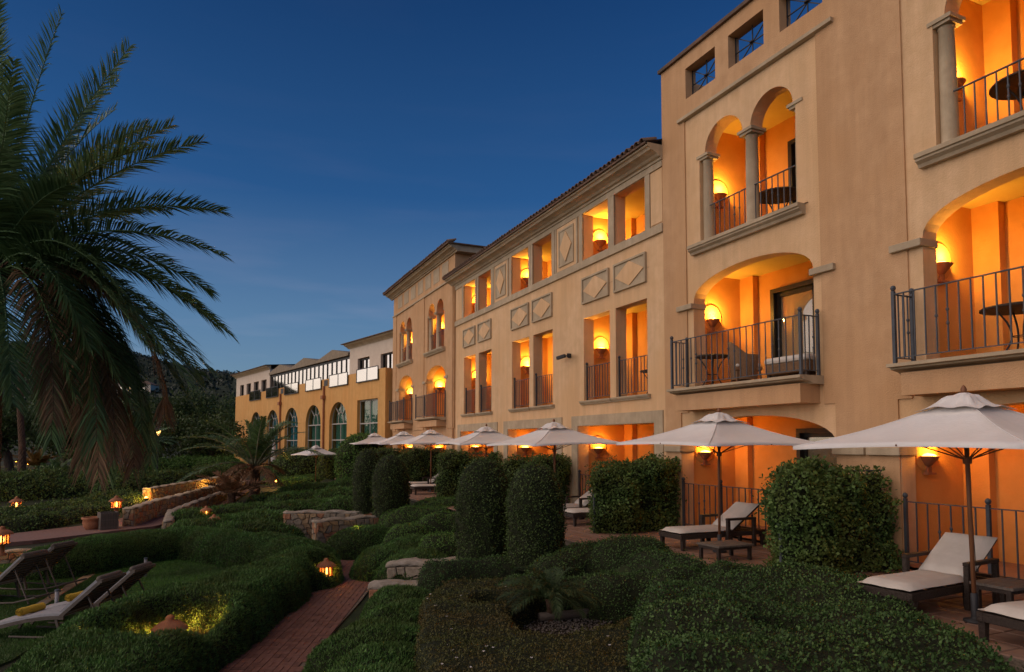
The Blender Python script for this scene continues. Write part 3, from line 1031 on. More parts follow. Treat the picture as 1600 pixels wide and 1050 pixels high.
MB().box(.4, 1.1, .42, WL - .02, 5.55, 5.62).build('terrace_floor', CLAYTILE, wing)
for i, (s0, s1) in enumerate(glassy):
    g = MB().box(-.10, -.05, s0 - .05, s1 + .05, 5.68, 5.73)
    for ss in (s0, (s0 + s1) / 2, s1):
        g.box(-.09, -.05, ss - .03, ss + .03, 5.73, 6.50)
    g.box(-.09, -.05, s0, s1, 6.47, 6.52)
    fr = g.build('glass_balustrade', IRON_DK, wing)
    for a, b_ in ((s0 + .03, (s0 + s1) / 2 - .03), ((s0 + s1) / 2 + .03, s1 - .03)):
        MB().box(-.075, -.065, a, b_, 5.74, 6.47).build('pane', COATED, fr)
for s in (9.0, 18.05):
    MB().box(-.02, .01, s - .32, s + .32, 5.85, 6.25).build('vent', DOOR_FRAME, wing)
    p = MB().tube([(-.08, s + .2, 0), (-.08, s + .2, 5.85)], .07, 8)
    p.box(-.24, -.01, s + .02, s + .38, 4.95, 5.2)
    p.build('drainpipe', TERRA, wing)
WHITE = mat('white_window_frame', (0.40, 0.38, 0.34), (0.48, 0.45, 0.41), 5, 0.6)


def tall_window(c, hw, arch):
    b = MB()
    X = .22
    if arch:
        pts = arc(c - hw, c + hw, 3.25, 1.40, 18)
        for p, q in zip(pts[:-1], pts[1:]):
            b.bar((X, *p), (X, *q), .05)
        small = arc(c - .42, c + .42, 3.25, .75, 10)
        for p, q in zip(small[:-1], small[1:]):
            b.bar((X, *p), (X, *q), .045)
        for a in (52, 90, 128):
            p = (c + .42 * math.cos(R(a)), 3.25 + .75 * math.sin(R(a)))
            q = (c + hw * math.cos(R(a)), 3.25 + 1.40 * math.sin(R(a)))
            b.bar((X, *p), (X, *q), .045)
    for zz in ((3.22, 2.15) if arch else (4.56, 3.15, 2.15)):
        b.bar((X, c - hw, zz), (X, c + hw, zz), .07)
    for yy in (c - hw + .03, c + hw - .03):
        b.bar((X, yy, .05), (X, yy, 3.25 if arch else 4.6), .05)
    b.bar((X, c, .05), (X, c, 3.2 if arch else 4.6), .05)
    fr = b.build('window', WHITE, wing)
    g = MB()
    loop = arch_hole(c - hw, c + hw, .05, 3.25, 1.40) if arch else rect(c - hw, c + hw, .05, 4.6)
    g.panel(loop, [], .26, .27)
    g.build('pane', DARKPANE, fr)
    g = MB()
    n = 40
    vs, fs = [], []
    for k in range(n + 1):
        yy = c - hw + 2 * hw * k / n
        xx = .52 + .05 * math.sin(k * 1.7) + .02 * math.sin(k * 4.1)
        vs += [(xx, yy, .05), (xx, yy, 4.75)]
        if k:
            fs.append((2 * k - 2, 2 * k, 2 * k + 1, 2 * k - 1))
    g.add(vs, fs).build('curtain', CURTAIN_TEAL if c > 15 else CURTAIN_GREEN, fr)


tall_window(2.41, 1.45, False)
for c in arches:
    tall_window(c, 1.46, True)
# set-back upper storey: cream ends, glazed gallery with low gables between
US = 1.0
holes = [rect(1.0, 2.7, 6.0, 7.45), rect(4.3, 6.1, 6.0, 7.5)]
MB().panel([(.6, 5.62), (7.4, 5.62), (7.4, 8.35), (.6, 8.35)], holes, US, US + .3).build('upper_wall', CREAM, wing)
MB().box(US + .6, 8, .6, 7.4, 5.62, 8.3).build('upper_body', CREAM, wing)
for a, b_ in ((1.0, 2.7), (4.3, 6.1)):
    w = MB()
    for yy in (a + .03, (a + b_) / 2, b_ - .03):
        w.bar((US + .2, yy, 6.0), (US + .2, yy, 7.45), .07)
    w.bar((US + .2, a, 7.42), (US + .2, b_, 7.42), .07)
    fr = w.build('window', DOOR_FRAME, wing)
    MB().box(US + .23, US + .24, a, b_, 6.0, 7.45).build('pane', COATED, fr)
    MB().box(US + .30, US + .32, a, b_, 6.0, 7.5).build('blind', CURTAIN, fr)
MB().extr_y(cornice_prof(8.30, 8.62, .40, US), .3, 7.6).build('cornice', STONE, wing)
MB().add([(US - .5, .1, 8.63), (US - .5, 7.8, 8.63), (9, 7.8, 9.3), (9, .1, 9.3), (US - .5, .1, 8.58), (US - .5, 7.8, 8.58), (US + .1, .1, 8.58), (US + .1, 7.8, 8.58)], [(0, 1, 2, 3), (0, 4, 5, 1), (4, 6, 7, 5)]).build('roof', TILE, wing)
L0, L1 = 24.4, 34.8
lw = [(25.3, 26.8), (27.6, 29.1), (30.0, 31.4), (32.3, 33.6)]
MB().panel([(L0, 5.0), (L1, 5.0), (L1, 8.45), (L0, 8.45)], [rect(a, b_, 5.7, 7.6) for a, b_ in lw], US, US + .3).build('upper_wall', CREAM, wing)
MB().box(US + .6, 8, L0, L1, 5.0, 8.4).build('upper_body', CREAM, wing)
MB().box(US + .02, 8, L1, L1 + .2, -.3, 8.4).build('side_wall', CREAM, wing)
MB().box(US, US + .3, WL + .3, L1, -.3, 5.0).build('upper_wall', STUCCO_OCHRE, wing)
for a, b_ in lw:
    w = MB()
    for yy in (a + .03, b_ - .03):
        w.bar((US + .2, yy, 5.7), (US + .2, yy, 7.6), .07)
    w.bar((US + .2, a, 7.57), (US + .2, b_, 7.57), .07)
    fr = w.build('window', DOOR_FRAME, wing)
    MB().box(US + .23, US + .24, a, b_, 5.7, 7.6).build('pane', COATED, fr)
MB().extr_y(cornice_prof(8.40, 8.75, .40, US), L0 - .2, L1 + .4).build('cornice', STONE, wing)
MB().add([(US - .5, L0 - .3, 8.76), (US - .5, L1 + .6, 8.76), (9, L1 + .6, 9.5), (9, L0 - .3, 9.5), (US - .5, L0 - .3, 8.71), (US - .5, L1 + .6, 8.71), (US + .1, L0 - .3, 8.71), (US + .1, L1 + .6, 8.71)], [(0, 1, 2, 3), (0, 4, 5, 1), (4, 6, 7, 5)]).build('roof', TILE, wing)
# gallery
ng = 20
gs = np.linspace(7.45, 24.35, ng + 1)
w = MB()
for s in gs:
    w.box(US + .12, US + .22, s - .05, s + .05, 5.62, 7.75)
w.box(US + .11, US + .23, 7.4, 24.4, 7.70, 7.86)
w.box(US + .11, US + .23, 7.4, 24.4, 5.62, 5.75)
fr = w.build('glazed_gallery', DOOR_FRAME, wing)
for a, b_ in zip(gs[:-1], gs[1:]):
    o = MB().box(-.005, .005, a + .07, b_ - .07, 5.76, 7.70).build('pane', COATED, fr)
    o.location = (US + .17, 0, 0)
MB().box(US + 1.2, US + 1.3, 7.4, 24.4, 5.62, 7.9).build('gallery_wall', CREAM, wing)
gb = MB()
for a, b_ in ((7.4, 13.05), (13.05, 18.7), (18.7, 24.4)):
    c = (a + b_) / 2
    zt = 8.55
    gb.add([(US - .1, a, 7.87), (US - .1, b_, 7.87), (US - .1, b_, 8.05), (US - .1, c, zt), (US - .1, a, 8.05), (7, a, 7.87), (7, b_, 7.87), (7, b_, 8.05), (7, c, zt), (7, a, 8.05)],
           [(0, 1, 2, 3, 4), (4, 3, 8, 9), (3, 2, 7, 8), (0, 5, 6, 1)])
gb.build('gable_roof', GABLE, wing)
# =====================================================================================
# THE GROUND
# =====================================================================================
def axis(*segs):
    out = []
    for a, b, n in segs:
        out += list(np.linspace(a, b, n, endpoint=False))
    return np.array(out + [segs[-1][1]])


gx = axis((-900, -200, 8), (-200, -40, 16), (-40, -10, 30), (-10, 12, 88), (12, 60, 16), (60, 900, 10))
gy = axis((-300, -10, 8), (-10, 0, 10), (0, 40, 160), (40, 90, 50), (90, 300, 20), (300, 1500, 10))
GX, GY = np.meshgrid(gx, gy)
GZ = terrain(GX, GY) + 0.015 * vnoise(GX, GY, 3, 1.3) - 0.02
# no earth inside the terrace and the building
GZ = np.where((GX > 6.6) & (GY < 41), np.minimum(GZ, -0.12), GZ)
nx, ny = len(gx), len(gy)
idx = np.arange(nx * ny).reshape(ny, nx)
F = np.stack([idx[:-1, :-1], idx[:-1, 1:], idx[1:, 1:], idx[1:, :-1]], -1).reshape(-1, 4)
tag(arrays('ground', np.stack([GX, GY, GZ], -1).reshape(-1, 3), F, mat('garden_soil_and_turf', (0.014, 0.024, 0.007), (0.032, 0.048, 0.014), 2.0, 0.95, 0.5, 40, c3=(0.022, 0.020, 0.010), big=0.3), smooth=True), kind='structure')


def sheet(name, loop, z, material, thick=0.03, parent=None, kind='structure'):
    """flat polygon slab; z is a number or a function of (x, y)"""
    zf = z if callable(z) else (lambda x, y: z)
    b = MB()
    tri = tessellate_polygon([[Vector((x, y, 0)) for x, y in loop]])
    n = len(loop)
    b.add([(x, y, zf(x, y)) for x, y in loop] + [(x, y, zf(x, y) - thick) for x, y in loop], [tuple(t) for t in tri] + [(k, (k + 1) % n, n + (k + 1) % n, n + k) for k in range(n)])
    return b.build(name, material, parent, kind=kind)


# sun terrace along the facade, laid with clay tiles
terr = sheet('terrace', [(6.7, -1), (FX + .02, -1), (FX + .02, 44), (6.9, 44), (6.9, 14), (6.7, 12)], -0.022, MORTAR, 0.5)
tile_me = []
for q in range(4):
    b = MB()
    s, t = .192, .008
    j = [random.uniform(-.002, .002) for _ in range(4)]
    b.add([(-s, -s, 0), (s, -s, 0), (s, s, 0), (-s, s, 0), (-s + t, -s + t, .012 + j[0]), (s - t, -s + t, .012 + j[1]), (s - t, s - t, .012 + j[2]), (-s + t, s - t, .012 + j[3])],
          [(4, 5, 6, 7), (0, 1, 5, 4), (1, 2, 6, 5), (2, 3, 7, 6), (3, 0, 4, 7)])
    tile_me.append(b.mesh('tile', CLAYTILE))
rest = MB()
cnt = 0
for j in range(0, 75):
    for i in range(0, 8):
        x, y = 6.94 + .4 * i, 2.6 + .4 * j
        if x > 9.95:
            continue
        me = tile_me[(i * 3 + j * 5 + (i * j) % 3) % 4]
        if cnt < 280 and y < 15:
            o = link('tile', me, terr)
            o.location = (x, y, -0.021)
            o.rotation_euler = (0, 0, math.pi / 2 * ((i + j) % 4))
            cnt += 1
        else:
            rest.add([(v.co.x + x, v.co.y + y, v.co.z - .021) for v in me.vertices], [tuple(p.vertices) for p in me.polygons])
rest.build('far_tiles', CLAYTILE, terr, kind='stuff')

# brick path below the terrace
path_c = [(-.85, 5.2), (.0, 8.0), (.72, 10.0), (1.55, 12.0), (2.42, 14.0), (3.3, 16.2), (3.75, 18.0), (3.3, 20.2), (2.2, 22.0)]
path_w = .54


def along(pts, step):
    out = []
    for a, b in zip(pts[:-1], pts[1:]):
        a, b = Vector(a), Vector(b)
        n = max(1, int((b - a).length / step))
        out += [a.lerp(b, k / n) for k in range(n)]
    return out + [Vector(pts[-1])]


def ribbon(pts, w):
    L, Rr = [], []
    for i, p in enumerate(pts):
        d = (Vector(pts[min(i + 1, len(pts) - 1)]) - Vector(pts[max(i - 1, 0)])).normalized()
        n = Vector((-d.y, d.x))
        L.append(tuple(Vector(p) + n * w))
        Rr.append(tuple(Vector(p) - n * w))
    return Rr + L[::-1]


def seg_dist(x, y, pts):
    """distance from points to a polyline (numpy)"""
    x, y = np.asarray(x, float), np.asarray(y, float)
    best = np.full(x.shape, 1e9)
    for (ax, ay), (bx, by) in zip(pts[:-1], pts[1:]):
        dx, dy = bx - ax, by - ay
        t = np.clip(((x - ax) * dx + (y - ay) * dy) / max(dx * dx + dy * dy, 1e-9), 0, 1)
        best = np.minimum(best, np.hypot(x - ax - t * dx, y - ay - t * dy))
    return best


PZ = -1.185
pth = sheet('path', ribbon(path_c, path_w + .04), PZ - .012, MORTAR, 0.2)
ang = math.atan2(2.0, .8)
ca, sa = math.cos(ang), math.sin(ang)
bricks = []
for i in range(-60, 90):
    for j in range(-40, 60):
        for k in range(2):
            if (i + j) % 2:
                lx, ly, lw_, lh = i * .2 + .1, j * .2 + .05 + .1 * k, .2, .1
            else:
                lx, ly, lw_, lh = i * .2 + .05 + .1 * k, j * .2 + .1, .1, .2
            x, y = .95 + lx * ca - ly * sa, 10 + lx * sa + ly * ca
            if 5.6 < y < 19 and seg_dist(x, y, path_c) < path_w:
                bricks.append((y, x, lw_, lh))
bricks.sort()
bricks = [b for b in bricks if b[0] > 8.2] + [b for b in bricks if b[0] <= 8.2]


def brick_verts(w, h, top):
    a, b = w / 2 - .003, h / 2 - .003
    t = .004
    return [(-a, -b, 0), (a, -b, 0), (a, b, 0), (-a, b, 0), (-a + t, -b + t, top), (a - t, -b + t, top), (a - t, b - t, top), (-a + t, b - t, top)], [(4, 5, 6, 7), (0, 1, 5, 4), (1, 2, 6, 5), (2, 3, 7, 6), (3, 0, 4, 7)]


BRICK2 = mat('dark_red_paver', (0.12, 0.055, 0.042), (0.19, 0.095, 0.07), 9.0, 0.85, 0.5, 60)
bm_ = {}
for w in ((.2, .1), (.1, .2)):
    for m_ in (0, 1):
        bm_[(w, m_)] = MB().add(*brick_verts(w[0], w[1], .012)).mesh('brick', (BRICK, BRICK2)[m_])
rest = MB()
for n, (y, x, w, h) in enumerate(bricks):
    if n < 300:
        o = link('brick', bm_[((w, h), int(rng.random() < .35))], pth)
        o.location = (x, y, PZ - .011 + random.uniform(-.002, .002))
        o.rotation_euler = (random.uniform(-.012, .012), random.uniform(-.012, .012), ang)
    else:
        vs, fs = brick_verts(w, h, .012)
        rest.add([(x + a * ca - b * sa, y + a * sa + b * ca, PZ - .011 + c) for a, b, c in vs], fs)
rest.build('far_bricks', BRICK, pth, kind='stuff')

# brick road on the left that climbs between the rubble walls
road_c = [(-16, 24.3), (-10, 25.6), (-5.2, 26.9), (-2.4, 28.6), (-.9, 31.5), (.3, 35.0), (1.3, 39), (2.0, 44)]
rc = along(road_c, 1.0)


def tz(x, y):
    return float(terrain(x, y))


b = MB()
vs, fs = [], []
rb_ = ribbon([tuple(p) for p in rc], 1.25)
n = len(rc)
for k in range(n):
    p, q = rb_[k], rb_[2 * n - 1 - k]
    z = max(tz(*p), tz(*q), tz(rc[k].x, rc[k].y)) + .02
    vs += [(*p, z), (*q, z), (*p, z - .25), (*q, z - .25)]
    if k:
        o = 4 * k
        fs += [(o - 4, o, o + 1, o - 3), (o - 4, o - 2, o + 2, o), (o - 3, o + 1, o + 3, o - 1)]
ROADBRICK = mat('pink_brick_paving', (0.17, 0.085, 0.065), (0.27, 0.15, 0.12), 14.0, 0.85, 0.6, 25, c3=(0.22, 0.13, 0.11), big=0.8)
b.add(vs, fs).build('road', ROADBRICK, kind='structure')


# =====================================================================================
# RUBBLE WALLS
# =====================================================================================
def stone_cells(length, height, sw, sh, rg):
    """irregular hexagon cells that tile a strip length x height"""
    nr = max(1, round(height / sh))
    sh = height / nr
    nc = max(1, round(length / sw))
    sw = length / nc
    P = {}

    def pt(a, r):
        """lattice joint a half-stones along, row line r"""
        k = (a, r)
        if k not in P:
            jx = rg.uniform(-.36, .36) * sw if 0 < a < 2 * nc else 0
            jz = rg.uniform(-.40, .40) * sh if 0 < r < nr else 0
            P[k] = (min(max(a * sw / 2 + jx, 0), length), r * sh + jz)
        return P[k]
    cells = []
    for r in range(nr):
        off = r % 2
        for c in range(-1 if off else 0, nc):
            a0 = 2 * c + off
            aa = [max(0, min(2 * nc, a0 + i)) for i in range(3)]
            if aa[0] == aa[2]:
                continue
            lower = [pt(aa[0], r), pt(aa[1], r), pt(aa[2], r)]
            upper = [pt(aa[2], r + 1), pt(aa[1], r + 1), pt(aa[0], r + 1)]
            loop = []
            for p in lower + upper:
                if not loop or (abs(p[0] - loop[-1][0]) + abs(p[1] - loop[-1][1])) > 1e-4:
                    loop.append(p)
            if len(loop) > 3:
                cells.append(loop)
    return cells


def stone_wall(name, label, pts, base, top, thick, sw, sh, singly=True, faces=(1,), seed=1, cap=.07, ends=(True, True), capmat=None):
    """rubble wall along plan points; base and top are functions of the distance along"""
    rg = random.Random(seed)
    root = thing(name, label, 'wall', (pts[0][0], pts[0][1], base(0)))
    off = Vector(root.location)
    P = [Vector(p) for p in pts]
    cum = [0.0]
    for a, b in zip(P[:-1], P[1:]):
        cum.append(cum[-1] + (b - a).length)
    L = cum[-1]

    def place(s, side):
        s = min(max(s, 0), L)
        i = max(k for k in range(len(cum) - 1) if cum[k] <= s + 1e-9)
        d = (P[i + 1] - P[i]).normalized()
        nrm = Vector((-d.y, d.x))
        return P[i] + d * (s - cum[i]) + nrm * side * thick / 2, nrm * side, d
    core = MB()
    ss = sorted(set([0, L] + cum + list(np.linspace(0, L, max(2, int(L / .5))))))
    vs, fs = [], []
    for s in ss:
        for side in (1, -1):
            q, nrm, d = place(s, side)
            q = q - nrm * .02
            vs += [(q.x, q.y, base(s) - .25), (q.x, q.y, top(s))]
    for k in range(len(ss) - 1):
        o = 4 * k
        fs += [(o, o + 4, o + 5, o + 1), (o + 2, o + 3, o + 7, o + 6), (o + 1, o + 5, o + 7, o + 3)]
    m_ = 4 * (len(ss) - 1)
    fs += [(0, 1, 3, 2), (m_, m_ + 2, m_ + 3, m_ + 1)]
    core.add([Vector(v) - off for v in vs], fs).build('mortar', MORTAR, root)
    joined = [MB(), MB(), MB()]

    def emit(loop3, n3):
        """one stone from a loop of 3-D points and its outward direction"""
        c = sum(loop3, Vector()) / len(loop3)
        k = len(loop3)
        pro = rg.uniform(.018, .045)
        v = [p + (c - p) * .07 - n3 * .03 for p in loop3] + [p + (c - p) * .10 + n3 * pro * .7 for p in loop3] + [p + (c - p) * .30 + n3 * (pro + rg.uniform(-.006, .01)) for p in loop3]
        f = [(i, (i + 1) % k, k + (i + 1) % k, k + i) for i in range(k)] + [(k + i, k + (i + 1) % k, 2 * k + (i + 1) % k, 2 * k + i) for i in range(k)] + [tuple(2 * k + i for i in range(k))]
        mi = rg.choice((0, 0, 1, 1, 2))
        if singly:
            MB().add([p - c for p in v], f).build('stone', RUBBLE[mi], root).location = c - off
        else:
            joined[mi].add([p - off for p in v], f)
    for side in faces:
        H = max(top(s) - base(s) for s in (0, L / 2, L))
        for loop in stone_cells(L, H, sw, sh, rg):
            pts3 = []
            for s, z in loop:
                q, nrm, d = place(s, side)
                t_ = z / H
                pts3.append(Vector((q.x, q.y, base(s) + t_ * (top(s) - base(s)))))
            _, nrm, d = place(sum(p[0] for p in loop) / len(loop), side)
            emit(pts3, Vector((nrm.x, nrm.y, 0)))
    for s, on, sg in ((0, ends[0], -1), (L, ends[1], 1)):
        if not on:
            continue
        h = top(s) - base(s)
        for loop in stone_cells(thick, h, sw * .9, sh, rg):
            q0, nrm, d = place(s, 1)
            q1, _, _ = place(s, -1)
            pts3 = []
            for a, z in loop:
                q = q0.lerp(q1, a / thick)
                pts3.append(Vector((q.x, q.y, base(s) + z)))
            emit(pts3, Vector((d.x, d.y, 0)) * sg)
    for jb, m_ in zip(joined, RUBBLE):
        if jb.v:
            jb.build('stonework', m_, root, kind='stuff')
    # rough rounded coping
    ss = list(np.linspace(0, L, max(4, int(L / .09))))
    vs, fs = [], []
    prof = [(-.5, -.02), (-.55, .25), (-.48, .75), (-.28, 1.0), (0, 1.08), (.28, 1.0), (.48, .75), (.55, .25), (.5, -.02)]
    for s in ss:
        q0, nrm, d = place(s, 1)
        q1, _, _ = place(s, -1)
        c = (q0 + q1) / 2
        e = d * (-.04 if s == 0 else (.04 if s == ss[-1] else 0))
        for a, zz in prof:
            j = rg.uniform(-.024, .024)
            p = c + (q0 - q1) * a + e + (q0 - q1).normalized() * j
            vs.append((p.x, p.y, top(s) + zz * cap + rg.uniform(-.014, .014) + .02 * math.sin(s * 7 + seed)))
    m_ = len(prof)
    for k in range(len(ss) - 1):
        for i in range(m_ - 1):
            fs.append((k * m_ + i, k * m_ + i + 1, (k + 1) * m_ + i + 1, (k + 1) * m_ + i))
    fs += [tuple(range(m_)), tuple((len(ss) - 1) * m_ + i for i in range(m_))]
    MB().add([Vector(v) - off for v in vs], fs).build('coping', capmat or CAPROCK, root, smooth=True)
    return root


A0, A1 = at(447, 800, -.30), at(592, 797, -.25)
stone_wall('garden_wall', 'chunky rubble wall of red and ochre stones with rounded end, beyond the brick path', [A0, A1], lambda s: -1.15, lambda s: -.33, .42, .21, .17, True, (-1, 1), 3)
B0, B1 = at(492, 812, -.35), at(592, 801, -.25)
stone_wall('garden_wall', 'lower rubble wall running just in front of the chunky red and ochre one', [B0, B1], lambda s: -1.15, lambda s: -.42 + .02 * s, .40, .21, .17, True, (-1,), 4)
C0, C1 = at(612, 874, -.50), at(802, 861, -.25)
stone_wall('garden_wall', 'low pale-capped rubble wall ending at the foot of the two big clipped bushes', [C0, C1], lambda s: -1.1, lambda s: -.62 + .06 * s, .45, .34, .28, True, (-1,), 5, cap=.10)
D0, D1 = at(584, 907, -.70), at(668, 897, -.55)
stone_wall('garden_wall', 'short low rubble wall with flat pale top, nearest the brick path', [D0, D1], lambda s: -1.2, lambda s: -.82 + .05 * s, .45, .34, .25, True, (-1,), 6, cap=.10)
# walls of the climbing road
E = [at(200, 828, -1.17), at(240, 813, -1.1), at(290, 797, -.95), at(345, 778, -.76)]
stone_wall('parapet_wall', 'golden lit rubble parapet climbing beside the brick road, pale sloping top, behind the wooden bin', E, lambda s: -1.2 + .045 * s, lambda s: -.44 + .036 * s, .36, .24, .18, False, (1, -1), 7, cap=.05, capmat=STONE)
E = [at(228, 795, -.98), at(280, 779, -.78), at(330, 766, -.60), at(360, 758, -.50)]
stone_wall('retaining_wall', 'rubble wall on the far side of the climbing road, lit by a small ground spotlight', E, lambda s: -1.05 + .05 * s, lambda s: -.12 + .022 * s, .34, .24, .18, False, (-1,), 8, cap=.05, capmat=STONE)
E = [at(262, 832, -1.15), at(268, 815, -1.05), at(300, 802, -.95), at(355, 782, -.8), at(378, 770, -.7)]
stone_wall('kerb_wall', 'low grey rubble wall curving round a dark mound, near side of climbing road', E, lambda s: -1.2 + .04 * s, lambda s: -.80 + .05 * s, .3, .22, .16, False, (1, -1), 9)
E = [at(-40, 812, -1.0), at(40, 797, -1.0), at(110, 783, -.95), at(200, 774, -.85), at(236, 770, -.8)]
stone_wall('retaining_wall', 'long low stone wall behind the planted strip beyond the brick road', E, lambda s: -1.2 + .01 * s, lambda s: -.82 + .01 * s, .35, .26, .18, False, (-1,), 10)
E = [at(-70, 868, -.95), at(0, 866, -.95), at(55, 862, -.95)]
stone_wall('garden_wall', 'low rubble wall under the lantern at the lawn edge, behind the two dark loungers', E, lambda s: -1.25, lambda s: -.93, .3, .26, .18, True, (-1,), 11)


# stone strip across the lawn and a strip of dry earth by the hedge
def slab_strip(name, label, a, b, w, n, seed):
    rg = random.Random(seed)
    a, b = Vector(a), Vector(b)
    d = (b - a)
    L = d.length
    d.normalize()
    nr = Vector((-d.y, d.x))
    root = thing(name, label, 'edging', (a.x, a.y, -1.2))
    s = 0.0
    while s < L:
        l = L / n * rg.uniform(.75, 1.25)
        q = [(s + .012, -w / 2), (s + l - .012, -w / 2), (s + l - .012, w / 2), (s + .012, w / 2)]
        q = [a + d * (u + rg.uniform(-.02, .02)) + nr * (v + rg.uniform(-.015, .015)) - a for u, v in q]
        c = sum(q, Vector((0, 0))) / 4
        z0, z1 = -.06, .035 + rg.uniform(-.008, .008)
        vs = [(p.x, p.y, z0) for p in q] + [(p.x, p.y, z1 - .012) for p in q] + [((p.x - c.x) * .9 + c.x, (p.y - c.y) * .9 + c.y, z1) for p in q]
        MB().add(vs, [(0, 1, 5, 4), (1, 2, 6, 5), (2, 3, 7, 6), (3, 0, 4, 7), (4, 5, 9, 8), (5, 6, 10, 9), (6, 7, 11, 10), (7, 4, 8, 11), (8, 9, 10, 11)]).build('stone', RUBBLE[rg.choice((0, 1, 1))], root)
        s += l
    return root


slab_strip('stone_edging', 'straight strip of pale flat stones crossing the lawn behind the loungers', at(192, 868, -1.2), at(60, 948, -1.2), .20, 17, 2)

sheet('dry_earth', [at(px, py, -1.18) for px, py in ((50, 881), (120, 876), (195, 872), (192, 867), (120, 869), (55, 873))], -1.178, mat('dry_earth', (0.20, 0.14, 0.085), (0.30, 0.215, 0.14), 20, 0.95, 0.8, 60), .05)
lawn_px = [(-260, 930), (-90, 890), (90, 872), (160, 872), (300, 874), (420, 872), (400, 890), (250, 925), (120, 965), (20, 1030), (-90, 1075), (-260, 1120)]
lawn = sheet('lawn', [at(px, py, -1.19) for px, py in lawn_px], -1.19, TURF, .05)


# =====================================================================================
# PARASOLS, LOUNGERS, TABLES, CHAIRS
# =====================================================================================
def canopy_mesh(half=1.42, rise=.54, sag=.10, n=10):
    """square cloth pyramid with slack panels between the corner ribs"""
    b = MB()
    vs, fs = [], []
    N = 4 * n
    rings = 9
    for r in range(rings + 1):
        t = r / rings
        for k in range(N):
            side, u = divmod(k, n)
            u = u / n
            c = [(-1, -1), (1, -1), (1, 1), (-1, 1)]
            p, q = c[side], c[(side + 1) % 4]
            x, y = p[0] + (q[0] - p[0]) * u, p[1] + (q[1] - p[1]) * u
            bow = math.sin(math.pi * u)
            pull = 1 - .045 * bow * t            # edges drawn in between the corners
            z = rise * (1 - t) - sag * .6 * math.sin(math.pi * t) * bow + .035 * bow * t * t - .045 * math.sin(math.pi * t) * (1 - bow) * .5
            z += .006 * math.sin(9 * t + 5 * side) * bow - .035 * math.sin(math.pi * t) + .007 * math.sin(23 * u + 3 * side) * math.sin(math.pi * t) * (1 - t)
            vs.append((x * half * t * pull, y * half * t * pull, z))
    for r in range(rings):
        for k in range(N):
            k2 = (k + 1) % N
            fs.append((r * N + k, r * N + k2, (r + 1) * N + k2, (r + 1) * N + k))
    # a turned hem
    o = len(vs)
    for k in range(N):
        x, y, z = vs[rings * N + k]
        vs.append((x * 1.0, y * 1.0, z - .035))
    for k in range(N):
        k2 = (k + 1) % N
        fs.append((rings * N + k, rings * N + k2, o + k2, o + k))
    return b.add(vs, fs).mesh('canopy', CANVAS, True)


def vent_mesh(half=.40, rise=.20):
    b = MB()
    vs, fs = [], []
    n, rings = 10, 8
    N = 4 * n
    for r in range(rings + 1):
        t = r / rings
        for k in range(N):
            side, u = divmod(k, n)
            u = u / n
            c = [(-1, -1), (1, -1), (1, 1), (-1, 1)]
            p, q = c[side], c[(side + 1) % 4]
            x, y = p[0] + (q[0] - p[0]) * u, p[1] + (q[1] - p[1]) * u
            bow = math.sin(math.pi * u)
            z = rise * (1 - t) - .018 * math.sin(math.pi * t) + .045 * bow * t * t + .034 * math.sin(9.5 * u + 4 * side) * t * (1 - .4 * t) * bow + .018 * math.sin(17 * u + 2 * side + 5 * t) * math.sin(math.pi * t) + .028 * math.exp(-((t - .30) / .13) ** 2)
            rr = half * (.10 + .90 * t) * (1 - .14 * bow * t)
            vs.append((x * rr, y * rr, z))
    for r in range(rings):
        for k in range(N):
            k2 = (k + 1) % N
            fs.append((r * N + k, r * N + k2, (r + 1) * N + k2, (r + 1) * N + k))
    return b.add(vs, fs).mesh('vent_cap', CANVAS, True)


UG = 'square ecru parasols along the sun terrace'
HEDGE_Z = 1.93         # canopy edge above the terrace


